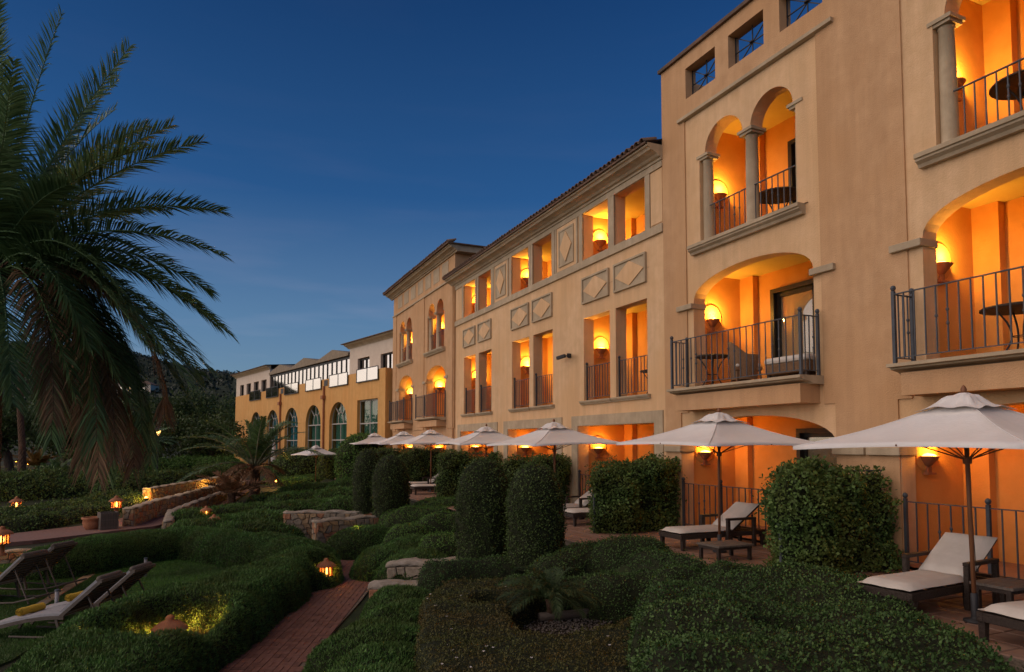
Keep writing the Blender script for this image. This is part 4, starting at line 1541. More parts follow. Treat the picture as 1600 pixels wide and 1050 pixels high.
def make_parasol():
    t = thing('parasol', 'x', 'parasol', (0, 0, 0), 0, UG)
    ca_ = link('canopy', canopy_mesh(), t, (0, 0, HEDGE_Z))
    v = link('vent_cap', vent_mesh(), ca_, (0, 0, .385))
    for k in range(4):          # stitched seams over the corner ribs
        a = math.pi / 4 + math.pi / 2 * k
        pts = []
        for t_ in np.linspace(.22, 1, 10):
            z_ = .54 * (1 - t_) - (.0225 + .035) * math.sin(math.pi * t_)
            pts.append((math.cos(a) * 1.42 * 1.4142 * t_, math.sin(a) * 1.42 * 1.4142 * t_, z_ + .004))
        MB().tube(pts, .007, 5).build('seam', CANVAS, ca_, smooth=True)
    MB().tube([(0, 0, .04), (0, 0, 2.50)], .026, 12).build('pole', WOOD, t, smooth=True)
    MB().lathe([(.03, 0), (.036, .02), (.02, .035), (.034, .06), (.036, .085), (.02, .12), (.002, .135)], (0, 0, 2.47), 12).build('finial', WOOD, t, smooth=True)
    MB().lathe([(.13, 0), (.13, .02), (.05, .03), (.045, .06), (.04, .30), (.028, .31)], (0, 0, .0), 16).build('base', IRON_DK, t, smooth=True)
    MB().lathe([(.028, 0), (.05, .005), (.05, .07), (.028, .075)], (0, 0, 1.72), 10).build('runner', WOOD, t)
    for k in range(8):
        a = math.pi / 4 * k
        rr = 1.42 * (1.40 if k % 2 else .96)
        e = Vector((math.cos(a) * rr, math.sin(a) * rr, HEDGE_Z - .02 + (.03 if k % 2 == 0 else 0)))
        c = Vector((math.cos(a) * .04, math.sin(a) * .04, HEDGE_Z + .47))
        m_ = c.lerp(e, .5) + Vector((0, 0, -.055 - (.05 if k % 2 == 0 else 0)))
        rb2 = MB().tube([c, m_, e], .011, 6).build('rib', WOOD, t)
        MB().tube([Vector((math.cos(a) * .05, math.sin(a) * .05, 1.78)), m_ + Vector((0, 0, -.012))], .008, 5).build('strut', WOOD, rb2)
    MB().tube([(.05, .0, 1.75), (.06, .01, 1.1), (.055, -.01, .55)], .004, 5).build('pull_cord', IRON_DK, t)
    return t


par = make_parasol()
PAR = [((7.66, 4.76), .88, 2, 'largest ecru parasol, nearest the camera over two cream loungers'),
       ((8.43, 9.65), .93, -1, 'ecru parasol on a red-brown pole beside the lone cream lounger under the arched balcony'),
       ((8.35, 15.7), .93, 3, 'ecru parasol in front of the nearest stone-framed ground-floor opening of the long block'),
       ((8.40, 20.6), .93, -2, 'ecru parasol below the middle window pair, between two neighbouring parasols'),
       ((8.40, 26.4), .93, 2, 'ecru parasol with bare red pole standing behind the two white lounger ends'),
       ((8.40, 30.6), .95, -3, 'ecru parasol below the tower\'s right balcony, partly behind the one with the bare red pole'),
       ((8.40, 36.3), .95, 1, 'farthest ecru parasol of the terrace row, against the round clipped tree')]
for i, ((x, y), s, rz, lab) in enumerate(PAR):
    o = par if i == 0 else copy_tree(par)
    o.location = (x, y, 0)
    o.scale = (s, s, .985)
    o.rotation_euler = (R(random.uniform(-.9, .9)), R(random.uniform(-.9, .9)), R(rz))
    o['label'] = lab
x, y = at(494, 745, -.2)
x, y, _z = far(494, 700, 38)
o = copy_tree(par)
o.location = (x, y, -.42)
o.scale = (.70, .70, .89)
o.rotation_euler = (0, 0, R(20))
o['label'] = 'small white parasol standing alone by the arched windows of the ochre wing'
o['group'] = 'parasols by the far wing'
o.name = 'parasol'


def make_lounger(up=34):
    """head towards +x, foot at x = 0, y across"""
    t = thing('sun_lounger', 'x', 'sun lounger', (0, 0, 0), 0, 'cream-cushioned rattan loungers')
    f = MB()
    f.box(0, 2.0, -.33, -.27, .20, .29).box(0, 2.0, .27, .33, .20, .29).box(0, .06, -.27, .27, .20, .29).box(1.94, 2.0, -.27, .27, .20, .29)
    for k in range(9):
        f.box(.15 + .2 * k, .20 + .2 * k, -.27, .27, .255, .28)
    f.build('frame', RATTAN, t, bevel=.006)
    leg = MB().add([(-.028, -.028, 0), (.028, -.028, 0), (.028, .028, 0), (-.028, .028, 0), (-.034, -.034, .20), (.034, -.034, .20), (.034, .034, .20), (-.034, .034, .20)], [(0, 1, 5, 4), (1, 2, 6, 5), (2, 3, 7, 6), (3, 0, 4, 7), (0, 3, 2, 1)]).mesh('leg', RATTAN)
    for xx in (.06, 1.15, 1.94):
        for yy in (-.30, .30):
            link('leg', leg, t, (xx, yy, 0))
    for s in (-1, 1):
        a = MB()
        a.box(1.02, 1.09, s * .36 - .03, s * .36 + .03, .0, .50)
        a.box(1.64, 1.71, s * .36 - .03, s * .36 + .03, .0, .50)
        a.box(1.02, 1.71, s * .36 - .035, s * .36 + .035, .50, .545)
        a.build('armrest', RATTAN, t, bevel=.008)

    def pad(L, name):
        b = MB()
        nx_, ny_ = 14, 8
        vs, fs = [], []
        for top in (1, 0):
            for i in range(nx_ + 1):
                for j in range(ny_ + 1):
                    u, v = i / nx_, j / ny_
                    e = (1 - (2 * u - 1) ** 8) ** .3 * (1 - (2 * v - 1) ** 8) ** .3
                    puff = .03 + .055 * e + .010 * math.sin(math.pi * u * 2.0 + .6) * e + .004 * math.sin(11 * v + 7 * u)
                    vs.append((u * L, (v - .5) * .62, puff if top else .03 - .03 * e))
        m_ = (nx_ + 1) * (ny_ + 1)
        for i in range(nx_):
            for j in range(ny_):
                a0 = i * (ny_ + 1) + j
                fs.append((a0, a0 + ny_ + 1, a0 + ny_ + 2, a0 + 1))
                fs.append((m_ + a0, m_ + a0 + 1, m_ + a0 + ny_ + 2, m_ + a0 + ny_ + 1))
        return b.add(vs, fs).build(name, CUSHION, t, smooth=True)
    pad(1.26, 'seat_cushion').location = (-.01, 0, .285)
    bk = pad(.80, 'back_cushion')
    bk.location = (1.22, 0, .30)
    bk.rotation_euler = (0, -R(up), 0)
    bf = MB().box(0, .80, -.29, -.25, -.03, .0).box(0, .80, .25, .29, -.03, .0)
    for k in range(8):
        bf.box(.02 + .1 * k, .06 + .1 * k, -.25, .25, -.025, 0)
    bo = bf.build('backrest', RATTAN, t)
    bo.location = (1.22, 0, .315)
    bo.rotation_euler = (0, -R(up), 0)
    return t


def place(o, x, y, z, rz, label, group=None, scale=None):
    o.location = (x, y, z)
    o.rotation_euler = (0, 0, R(rz))
    o['label'] = label
    if group:
        o['group'] = group
    if scale:
        o.scale = scale
    return o


lng = make_lounger()
place(lng, 7.86, 10.32, -.01, 0, 'cream lounger with raised back standing alone between the trellis hedges')
place(copy_tree(lng), 7.06, 5.40, -.01, 5, 'cream lounger with raised back behind the pole of the nearest parasol')
place(copy_tree(lng), 6.93, 3.98, -.01, -3, 'cream lounger cut by the right edge, in front of the nearest parasol\'s pole')
place(copy_tree(lng), 7.75, 15.55, -.01, 0, 'cream lounger with raised back seen in the gap left of the first trellis hedge')
place(copy_tree(lng), 7.9, 14.3, -.01, 0, 'cream lounger just in front of the one in the gap, mostly behind the trellis hedge')
place(copy_tree(lng), 7.3, 25.3, -.01, 0, 'cream lounger foot to the right of the bare red parasol pole')
place(copy_tree(lng), 7.35, 27.1, -.01, 0, 'cream lounger foot to the left of the bare red parasol pole')


def low_table(label, x, y, w, d, h):
    t = thing('side_table', label, 'table', (x, y, 0))
    b = MB()
    k = 6
    for i in range(k):
        b = MB().box(-w / 2 + w * i / k + .006, -w / 2 + w * (i + 1) / k - .006, -d / 2, d / 2, h - .03, h)
        b.build('slat', TEAK, t)
    MB().box(-w / 2 + .02, w / 2 - .02, -d / 2 + .03, d / 2 - .03, h - .075, h - .032).build('apron', RATTAN, t)
    for sx in (-1, 1):
        for sy in (-1, 1):
            MB().box(sx * (w / 2 - .05) - .025, sx * (w / 2 - .05) + .025, sy * (d / 2 - .06) - .025, sy * (d / 2 - .06) + .025, .0, h - .076).build('leg', RATTAN, t)
    return t


low_table('low dark slatted table in front of the lone cream lounger', 8.0, 9.02, .75, .55, .26)
low_table('dark side table between the nearest two cream loungers', 8.05, 4.66, .55, .45, .40)


def bistro_table(x, y, z, label, r=.42, h=.72):
    t = thing('round_table', label, 'table', (x, y, z), 0, 'round tables in the loggias')
    MB().lathe([(.002, h), (r - .02, h), (r, h - .012), (r, h - .035), (r - .03, h - .04), (.002, h - .03)], (0, 0, 0), 28).build('tabletop', RATTAN, t)
    for k in range(4):
        a = R(90 * k + 45)
        pts = []
        for u in np.linspace(0, 1, 9):
            rr = .28 - .20 * math.sin(math.pi * u * .9) + .05 * u
            pts.append((math.cos(a) * rr, math.sin(a) * rr, (h - .04) * (1 - u)))
        MB().tube(pts, .013, 6).build('leg', IRON_DK, t, smooth=True)
    MB().lathe([(.10, .30), (.112, .306), (.10, .312), (.09, .306), (.10, .30)], (0, 0, 0), 16).build('ring', IRON_DK, t)
    return t


def tub_chair(x, y, z, rz, label):
    t = thing('rattan_chair', label, 'chair', (x, y, z), R(rz), 'tan rattan chairs in the loggias')
    MB().box(-.27, .27, -.27, .27, .30, .38).build('seat', RATTAN_TAN, t, bevel=.02)
    MB().box(-.25, .25, -.25, .25, .38, .45).build('cushion', CUSHION, t, bevel=.03)
    vs, fs = [], []
    n = 20
    for k in range(n + 1):
        a = R(-35 + 250 * k / n)
        hh = .62 + .30 * max(0, math.sin(a)) ** 1.5
        for rr, zz in ((.30, .12), (.315, .40), (.34, hh), (.315, hh + .012), (.29, .40)):
            vs.append((rr * math.cos(a), rr * math.sin(a), zz))
    for k in range(n):
        for i in range(4):
            fs.append((5 * k + i, 5 * k + 5 + i, 5 * k + 6 + i, 5 * k + 1 + i))
    MB().add(vs, fs).build('backrest', RATTAN_TAN, t, smooth=True)
    for sx in (-1, 1):
        for sy in (-1, 1):
            MB().tube([(sx * .23, sy * .23, .30), (sx * .25, sy * .25, 0)], .018, 6).build('leg', RATTAN_TAN, t)
    return t


bistro_table(10.15, 11.75, 3.122, 'round dark table left of the rattan chair on the wide railed balcony', .36)
tub_chair(10.35, 10.95, 3.122, 60, 'high-backed tan rattan chair on the wide railed balcony, beside the round table')
t = thing('day_bed', 'cream-topped day bed at the right end of the wide railed balcony', 'day bed', (10.25, 9.35, 3.122))
MB().box(-.42, .42, -.45, .55, .10, .30).build('base', RATTAN_TAN, t, bevel=.03)
MB().box(-.44, .44, -.47, .57, .30, .42).build('mattress', CUSHION, t, bevel=.05)
for sx in (-1, 1):
    for sy in (-.4, .5):
        MB().box(sx * .36 - .03, sx * .36 + .03, sy - .03, sy + .03, 0, .10).build('leg', RATTAN, t)
bistro_table(10.45, 5.72, 3.122, 'round dark table behind the railing of the right-hand wide balcony', .48)
tub_chair(11.05, 5.35, 3.122, -60, 'tan rattan chair behind the round table of the right-hand wide balcony')
bistro_table(10.75, 10.35, 6.342, 'round dark table behind the twin-arch railing of the top storey', .48)
bistro_table(10.60, 5.55, 6.342, 'large round dark table at the top right corner, behind the upper railing', .48)
bistro_table(10.55, 4.1, .022, 'round table in the ground-floor loggia behind the nearest loungers', .45)
tub_chair(10.55, 5.35, .022, -20, 'rattan chair in the ground-floor loggia beside the round table, lit orange')
bistro_table(10.85, 14.85, 3.132, 'round dark table behind the rightmost railed window of the long block', .36)
t = thing('day_bed', 'red cushioned bench behind the rightmost railed window of the long block', 'bench', (10.9, 14.2, 3.132))
MB().box(-.3, .3, -.4, .4, .08, .32).build('base', RATTAN_TAN, t, bevel=.02)
MB().box(-.3, .3, -.4, .4, .32, .44).build('mattress', mat('red_cushion', (.30, .07, .04), (.38, .10, .05), 5), t, bevel=.03)
bistro_table(10.75, 19.6, 3.132, 'round table behind the right-hand railed window of the long block\'s middle pair', .36)
bistro_table(10.75, 24.6, 3.132, 'round table behind the right-hand railed window of the long block\'s farthest pair', .36)


# ---- wooden loungers on the lawn
def lawn_lounger():
    """head towards +x"""
    t = thing('lawn_lounger', 'x', 'sun lounger', (0, 0, 0), 0, 'wooden sling loungers on the lawn')

    def curve(u):
        """the bed rises from a drooping foot to the hinge"""
        return .13 + .21 * math.sin(math.pi / 2 * min(1.0, max(0.0, u) / 1.22)) ** 1.2
    us = np.linspace(0, 1.30, 12)
    for s in (-1, 1):
        b = MB()
        for a, c in zip(us[:-1], us[1:]):
            b.bar((a - .002, s * .31, curve(a)), (c + .002, s * .31, curve(c)), .035, .055)
        b.build('side_rail', TEAK, t)
    b = MB()
    vs, fs = [], []
    for k, u in enumerate(us):
        vs += [(u, -.30, curve(u) + .075), (u, .30, curve(u) + .075), (u, -.31, curve(u) + .012), (u, .31, curve(u) + .012)]
        if k:
            o = 4 * k
            fs += [(o - 4, o, o + 1, o - 3), (o - 2, o - 1, o + 3, o + 2), (o - 4, o - 2, o + 2, o), (o - 3, o + 1, o + 3, o - 1)]
    m_ = 4 * (len(us) - 1)
    fs += [(0, 1, 3, 2), (m_, m_ + 2, m_ + 3, m_ + 1)]
    b.add(vs, fs).build('mattress', SLING, t, bevel=.012)
    bk = MB()
    A = Vector((1.22, 0, .34))
    d = Vector((math.cos(R(41)), 0, math.sin(R(41))))
    for s in (-1, 1):
        bk.bar(A + Vector((0, s * .30, 0)), A + d * .88 + Vector((0, s * .30, 0)), .035, .05)
    bk.bar(A + d * .88 + Vector((0, -.32, 0)), A + d * .88 + Vector((0, .32, 0)), .05, .05)
    bo = bk.build('backrest', TEAK, t)
    n_ = Vector((-d.z, 0, d.x))
    w = MB()
    q = [A + d * .0, A + d * .86]
    vs = [q[0] + Vector((0, -.285, 0)) + n_ * .075, q[0] + Vector((0, .285, 0)) + n_ * .075, q[1] + Vector((0, .285, 0)) + n_ * .075, q[1] + Vector((0, -.285, 0)) + n_ * .075]
    vs += [v - n_ * .055 for v in vs]
    w.add(vs, [(0, 1, 2, 3), (7, 6, 5, 4), (0, 4, 5, 1), (1, 5, 6, 2), (2, 6, 7, 3), (3, 7, 4, 0)]).build('back_mattress', SLING, bo)
    pl = MB()
    for k in range(9):
        e = A + d * (.05 + .092 * k)
        pl.bar(e + Vector((0, -.30, 0)), e + Vector((0, .30, 0)), .085, .014)
    pl.build('back_board', TEAK, bo)
    hp = A + d * .85 + n_ * .05
    MB().tube([hp + Vector((0, -.30, 0)), hp + Vector((0, -.26, 0)), hp + Vector((0, .26, 0)), hp + Vector((0, .30, 0))], [.03, .055, .055, .03], 10).build('head_roll', TEAK, bo, smooth=True)
    for s in (-1, 1):
        MB().bar((.18, s * .29, curve(.18) - .02), (.10, s * .29, .0), .04, .04).build('leg', TEAK, t)
        MB().bar((1.16, s * .29, .32), (1.26, s * .29, .0), .04, .04).build('leg', TEAK, t)
        MB().bar(A + d * .55 + Vector((0, s * .25, -.02)), (1.98, s * .25, .02), .022, .022).build('prop', TEAK, bo)
    MB().tube([(.4, -.30, .03), (1.2, -.30, .02), (1.7, -.30, .05), (2.15, -.30, .16)], .018, 6).tube([(.4, .30, .03), (1.2, .30, .02), (1.7, .30, .05), (2.15, .30, .16)], .018, 6).bar((2.15, -.31, .16), (2.15, .31, .16), .03, .03).build('back_foot', TEAK, t)
    return t


def towel(x, y, z, rz, label):
    t = thing('rolled_towel', label, 'towel', (x, y, z), R(rz), 'rolled yellow towels on the lawn loungers')
    b = MB()
    vs, fs = [], []
    n, m_ = 14, 6
    for j in range(m_ + 1):
        yy = -.22 + .44 * j / m_
        rr = .068 + .004 * math.sin(j * 2.1)
        for k in range(n):
            a = 2 * math.pi * k / n
            vs.append((rr * math.cos(a), yy, .066 + rr * math.sin(a) * .92))
    for j in range(m_):
        for k in range(n):
            k2 = (k + 1) % n
            fs.append((j * n + k, j * n + k2, (j + 1) * n + k2, (j + 1) * n + k))
    b.add(vs, fs).build('roll', TOWEL, t, smooth=True)
    for s in (-1, 1):
        pts = []
        for u in np.linspace(0, 1, 34):
            a = u * 5.2 * math.pi
            rr = .008 + .058 * u
            pts.append((rr * math.cos(a), s * .224, .066 + rr * math.sin(a) * .92))
        MB().tube(pts, .006, 4).build('coil', TOWEL, t)
    return t


ll = lawn_lounger()
d1 = Vector(at(228, 922, -1.2)) - Vector(at(-20, 1000, -1.2))
LA = math.degrees(math.atan2(d1.y, d1.x))
f1, f2 = (-2.95, 13.85), (-2.55, 14.6)
HEAD = -27
GZL = -1.185
place(ll, f1[0], f1[1], GZL, HEAD, 'nearest wooden lounger on the lawn, grey mattress with a yellow towel roll towards its foot')
place(copy_tree(ll), f2[0], f2[1], GZL, HEAD, 'wooden lawn lounger just behind the nearest one, yellow towel beside the grey post')
f3, f4 = (-4.48, 17.25), (-4.2, 18.5)
place(copy_tree(ll), f3[0], f3[1], GZL, HEAD - 6, 'dark wooden lounger cut by the left edge, in front of the low lantern wall')
place(copy_tree(ll), f4[0], f4[1], GZL, HEAD - 6, 'farther dark wooden lounger by the left edge, back raised against the hedge')


def on_lounger(f, rz, u, v=0.0):
    c, s = math.cos(R(rz)), math.sin(R(rz))
    return f[0] + u * c - v * s, f[1] + u * s + v * c


x, y = on_lounger(f1, HEAD, .52)
towel(x, y, GZL + .325, HEAD - 8, 'rolled yellow towel on the nearest lawn lounger')
x, y = on_lounger(f2, HEAD, .72)
towel(x, y, GZL + .365, HEAD - 12, 'rolled yellow towel on the second lawn lounger, behind the grey post')
x, y = on_lounger(f3, HEAD - 6, .85)
towel(x, y, GZL + .39, HEAD - 10, 'rolled yellow towel cut by the left edge, on the dark lounger')


def bollard(px, py, h, label):
    x, y = at(px, py, -1.2)
    t = thing('garden_post', label, 'post', (x, y, -1.2))
    MB().tube([(0, 0, 0), (0, 0, h)], .035, 10).build('post', SLING, t, smooth=True)
    MB().lathe([(.037, 0), (.045, .01), (.04, .03), (.002, .035)], (0, 0, h), 10).build('cap', IRON, t)


bollard(88, 960, .42, 'short grey post standing between the two lawn loungers')
bollard(227, 902, .42, 'short pale post behind the raised back of the second lawn lounger')

# far loungers on the upper lawn on the left
for px, py, rz, lab in ((212, 752, 150, 'pale lounger on the far lawn to the right of the hanging dry fronds'), (238, 748, 150, 'pale lounger below the lamp post on the far lawn'), (160, 733, 170, 'grey lounger half hidden by dry fronds on the far lawn')):
    x, y = atg(px, py)
    place(copy_tree(ll), x, y, tz(x, y) + .02, rz, lab, 'loungers on the far lawn')


# =====================================================================================
# LANTERNS, LAMP POST, POT, BIN
# =====================================================================================
LG = 'small glowing garden lanterns'
_lan = {}


def lantern(x, y, z, label, h=.25, power=5.0, s=1.0):
    """terracotta pagoda lantern: foot, slotted drum and tiled cap"""
    t = thing('garden_lantern', label, 'lantern', (x, y, z), random.uniform(0, 1), LG)
    if 'cap' not in _lan:
        _lan['cap'] = MB().lathe([(.215, 0), (.20, .03), (.13, .085), (.06, .115), (.05, .125), (.055, .15), (.03, .175), (.002, .18)], (0, 0, 0), 20).mesh('cap', TERRA, True)
        b = MB()
        for k in range(10):
            a = 2 * math.pi * k / 10
            b.bar((.125 * math.cos(a), .125 * math.sin(a), 0), (.125 * math.cos(a), .125 * math.sin(a), .19), .028, .03)
        b.lathe([(.15, -.02), (.15, .0), (.10, .0)], (0, 0, 0), 20)
        _lan['drum'] = b.mesh('drum', TERRA)
        _lan['core'] = MB().lathe([(.002, .0), (.032, .01), (.042, .06), (.03, .13), (.002, .17)], (0, 0, 0), 12).mesh('light', FLAME, True)
    MB().lathe([(.11, 0), (.11, .03), (.06, .06), (.055, h - .03), (.12, h)], (0, 0, 0), 14).build('foot', TERRA, t, smooth=True)
    link('drum', _lan['drum'], t, (0, 0, h + .02))
    link('light', _lan['core'], t, (0, 0, h + .03))
    link('cap', _lan['cap'], t, (0, 0, h + .21))
    lamp_light('lantern_light', (0, 0, h + .11), power * 3.2, LAMP_COL, .10, t)
    t.scale = (s, s, s)
    return t


def spot(x, y, z, label, power=14.0, aim=(0, 1), s=1.0):
    t = thing('ground_spotlight', label, 'spotlight', (x, y, z), 0, 'small ground spotlights')
    MB().tube([(0, 0, 0), (0, 0, .16)], .012, 6).build('spike', IRON_DK, t)
    MB().lathe([(.03, 0), (.07, .03), (.075, .10), (.068, .10), (.03, .02)], (0, 0, .15), 12).build('shade', IRON_DK, t)
    MB().lathe([(.002, .05), (.05, .03), (.062, .07), (.05, .11), (.002, .13)], (0, 0, .17), 12).build('light', SPOTGLOW, t, smooth=True)
    lamp_light('spot_light', (0, 0, .36), power * 4.0, LAMP_COL, .07, t)
    t.scale = (s, s, s)
    return t


def lan_at(px, py, z, label, **k):
    x, y = at(px, py, z)
    return lantern(x, y, z, label, **k)


lan_at(2, 868, -.90, 'glowing lantern on the low wall at the left edge of the lawn', s=1.15, power=8)
lan_at(25, 806, -1.1, 'glowing lantern in the planted strip beyond the brick road, near the left edge', s=1.25, power=14)
lan_at(181, 806, -.82, 'glowing lantern on the wall end beside the slatted wooden bin', s=1.2, power=14)
lan_at(264, 1028, -1.29, 'terracotta lantern sunk in a hollow of the big foreground hedge', h=.14, power=110, s=1.2)
lan_at(322, 812, -.88, 'small terracotta lantern on the mound beside the curved kerb wall', h=.12, power=7)
lan_at(334, 829, -.80, 'unlit-looking terracotta lantern cap in front of the mound by the kerb wall', h=.12, power=1.5)
_tip = at(510, 866, -.52)
lantern(_tip[0], _tip[1], -1.13, 'small terracotta lantern at the tip of the big curved hedge by the path', h=.14, power=7)
x, y = at(557, 838, -.70)
spot(x, y, -.72, 'tiny spotlight hidden in the fluffy mound in front of the stone walls', 4.0, s=.7)
for px, py, z, pw, lab in ((228, 785, -.85, 16, 'bright ground spotlight against the wall of the climbing road'), (330, 759, -.55, 10, 'ground spotlight at the top of the climbing road, among dry fronds'),
                           (359, 727, -.25, 14, 'ground spotlight left of the young palm, before the dark hedges'), (431, 757, -.45, 16, 'ground spotlight right of the young palm, beside the terraced mounds'),
                           (226, 754, -.6, 6, 'dim spotlight in the shrubs below the lamp post'), (25, 722, -.55, 16, 'spotlight at the foot of the leaning tree near the left edge'),
                           (44, 727, -.55, 26, 'strong spotlight that lights the fan of leaves beside the tall thin trunk'), (150, 722, -.5, 14, 'spotlight seen between the hanging dry fronds'), (131, 719, -.5, 4, 'faint spotlight left of the hanging dry fronds'), (174, 736, -.6, 3, 'faint spotlight behind the broad curtain of dry fronds')):
    x, y = atg(px, py + 6)
    spot(x, y, tz(x, y) + .02, lab, pw, s=1.3 if pw > 10 else 1.0)

# lamp post
x, y, z = far(246, 725, 44)
g0 = tz(x, y)
t = thing('lamp_post', 'lit four-sided lamp on a dark iron post on the far lawn', 'lamp post', (x, y, g0))
H_ = EYE + (693 - 680) / FPX * 44 - g0
MB().tube([(0, 0, 0), (0, 0, .5), (0, 0, H_ - .1)], [.07, .05, .04], 10).build('post', IRON_DK, t)
MB().lathe([(.11, 0), (.11, .1), (.07, .16)], (0, 0, 0), 12).build('base', IRON_DK, t)
hd = MB()
for a in range(4):
    c, s_ = math.cos(R(45 + 90 * a)), math.sin(R(45 + 90 * a))
    hd.bar((c * .15, s_ * .15, H_ - .08), (c * .24, s_ * .24, H_ + .34), .03)
hd.lathe([(.02, -.10), (.21, -.08), (.21, -.05)], (0, 0, H_), 4, R(45), R(405))
hd.lathe([(.36, .34), (.20, .46), (.08, .55), (.03, .62), (.002, .66)], (0, 0, H_), 4, R(45), R(405))
hd.build('head', IRON_DK, t)
MB().lathe([(.002, -.02), (.09, .0), (.15, .28), (.002, .30)], (0, 0, H_), 8).build('light', glow('post_lamp_glow', (1.0, .52, .14), 4.0), t, smooth=True)
lamp_light('post_light', (0, 0, H_ + .15), 25, (1.0, .55, .18), .2, t)

x, y = at(145, 832, -1.18)
t = thing('flower_pot', 'round terracotta pot standing on the brick road beside the wooden bin', 'pot', (x, y, tz(x, y) + .02))
MB().lathe([(.002, .0), (.20, .0), (.27, .10), (.33, .26), (.31, .36), (.36, .40), (.36, .45), (.30, .45), (.28, .30), (.002, .28)], (0, 0, 0), 24).build('body', TERRA, t, smooth=True)
x, y = at(168, 832, -1.18)
t = thing('litter_bin', 'square bin of upright wooden slats between the pot and the rubble parapet', 'bin', (x, y, tz(x, y) + .02), .3)
MB().box(-.24, .24, -.24, .24, .02, .60).build('liner', IRON_DK, t)
for k in range(7):
    for a in range(4):
        o = MB().box(-.035, .035, -.012, .012, .0, .64).build('slat', TEAK, t)
        u = -.24 + .08 * k
        o.location = {0: (u, -.265, 0), 1: (u, .265, 0), 2: (-.265, u, 0), 3: (.265, u, 0)}[a]
        o.rotation_euler = (0, 0, 0 if a < 2 else math.pi / 2)
# =====================================================================================
# HEDGES AND MOUNDS: a dense twiggy body with leaves all over it
# =====================================================================================
def poly_sdf(x, y, P):
    """distance to the boundary, positive inside"""
    P = list(P)
    d = seg_dist(x, y, P + [P[0]])
    inside = np.zeros(x.shape, bool)
    for (ax, ay), (bx, by) in zip(P, P[1:] + P[:1]):
        c = ((ay > y) != (by > y)) & (x < (bx - ax) * (y - ay) / ((by - ay) if abs(by - ay) > 1e-9 else 1e-9) + ax)
        inside ^= c
    return np.where(inside, d, -d)


def leaves(V, F, kind, density, size, rg, lift=0.0, shoots=2.4):
    """leaf faces scattered over a triangle mesh"""
    T = np.concatenate([F[:, [0, 1, 2]], F[:, [0, 2, 3]]]) if F.shape[1] == 4 else F
    a, b, c = V[T[:, 0]], V[T[:, 1]], V[T[:, 2]]
    n = np.cross(b - a, c - a)
    A = np.linalg.norm(n, axis=1) / 2
    n = n / np.maximum(2 * A[:, None], 1e-9)
    N = int(A.sum() * density)
    if N < 1:
        return None
    t = rg.choice(len(T), N, p=A / A.sum())
    u, v = rg.random(N), rg.random(N)
    f = u + v > 1
    u[f], v[f] = 1 - u[f], 1 - v[f]
    p = a[t] + (b[t] - a[t]) * u[:, None] + (c[t] - a[t]) * v[:, None]
    nn = n[t]
    nn[nn[:, 2] < -.2] *= -1
    if kind != 'blade':
        # thin spots, and shoots that stand out of the clipped face
        thin = (vnoise(p[:, 0] + 1.3 * p[:, 2], p[:, 1] - .8 * p[:, 2], 12, 5.5) + .6 * vnoise(p[:, 0] - p[:, 2], p[:, 1] + p[:, 2], 13, 14.0)) < -.62
        keep = ~(thin & (rg.random(N) < .72))
        p, nn, t = p[keep], nn[keep], t[keep]
        N = len(p)
    shoot = np.zeros(N)
    ns = N // 70
    if ns and shoots and kind != 'blade':
        src = rg.integers(0, N, ns)
        dst = rg.integers(0, N, ns * 5)
        k5 = np.repeat(src, 5)
        p[dst], nn[dst] = p[k5] + rg.normal(0, size * .22, (len(k5), 3)), nn[k5]
        shoot[dst] = np.tile(np.linspace(.4, 1, 5), ns) * size * shoots * np.repeat(rg.uniform(.5, 1.3, ns), 5)
    # slow waves in the depth of the surface give clumps
    lump = vnoise(p[:, 0] + p[:, 2] * .7, p[:, 1] - p[:, 2] * .6, 5, 5.0) * .5 + vnoise(p[:, 0] - p[:, 2], p[:, 1] + p[:, 2], 6, 13.0) * .5
    p = p + nn * (lift + shoot + lump * size * .8 + rg.normal(0, size * .28, N))[:, None]
    rnd = rg.normal(size=(N, 3))
    if kind == 'blade':
        d = nn * .50 + rnd * .40 + np.array([0.10, -.08, .40])
        d /= np.linalg.norm(d, axis=1)[:, None]
        L = size * rg.uniform(.7, 1.5, N)
        w = np.cross(d, nn + rg.normal(0, .55, (N, 3)))
        w /= np.linalg.norm(w, axis=1)[:, None]
        W = L * .15
        q0, q1, q2 = p - w * W[:, None], p + w * W[:, None], p + d * L[:, None]
        out = np.stack([q0, q1, q2], 1).reshape(-1, 3)
        fo = np.arange(N * 3).reshape(-1, 3)
    else:
        d = nn * .42 + rnd * .75 + np.array([0, 0, .15])
        d /= np.linalg.norm(d, axis=1)[:, None]
        L = size * rg.uniform(.65, 1.35, N)
        w = np.cross(d, nn + rg.normal(0, .45, (N, 3)))
        w /= np.linalg.norm(w, axis=1)[:, None]
        W = L * (.30 if kind == 'box' else .36)
        mid_ = p + d * (L * .5)[:, None]
        up = np.cross(w, d) * (L * .10)[:, None]
        out = np.stack([p, mid_ + w * W[:, None] + up, p + d * L[:, None], mid_ - w * W[:, None] + up], 1).reshape(-1, 3)
        fo = np.arange(N * 4).reshape(-1, 4)
    ok = None
    return out.astype(np.float32), fo


LEAF_TOTAL = [0]
HG = 'clipped hedges and mounds of the terraced garden'


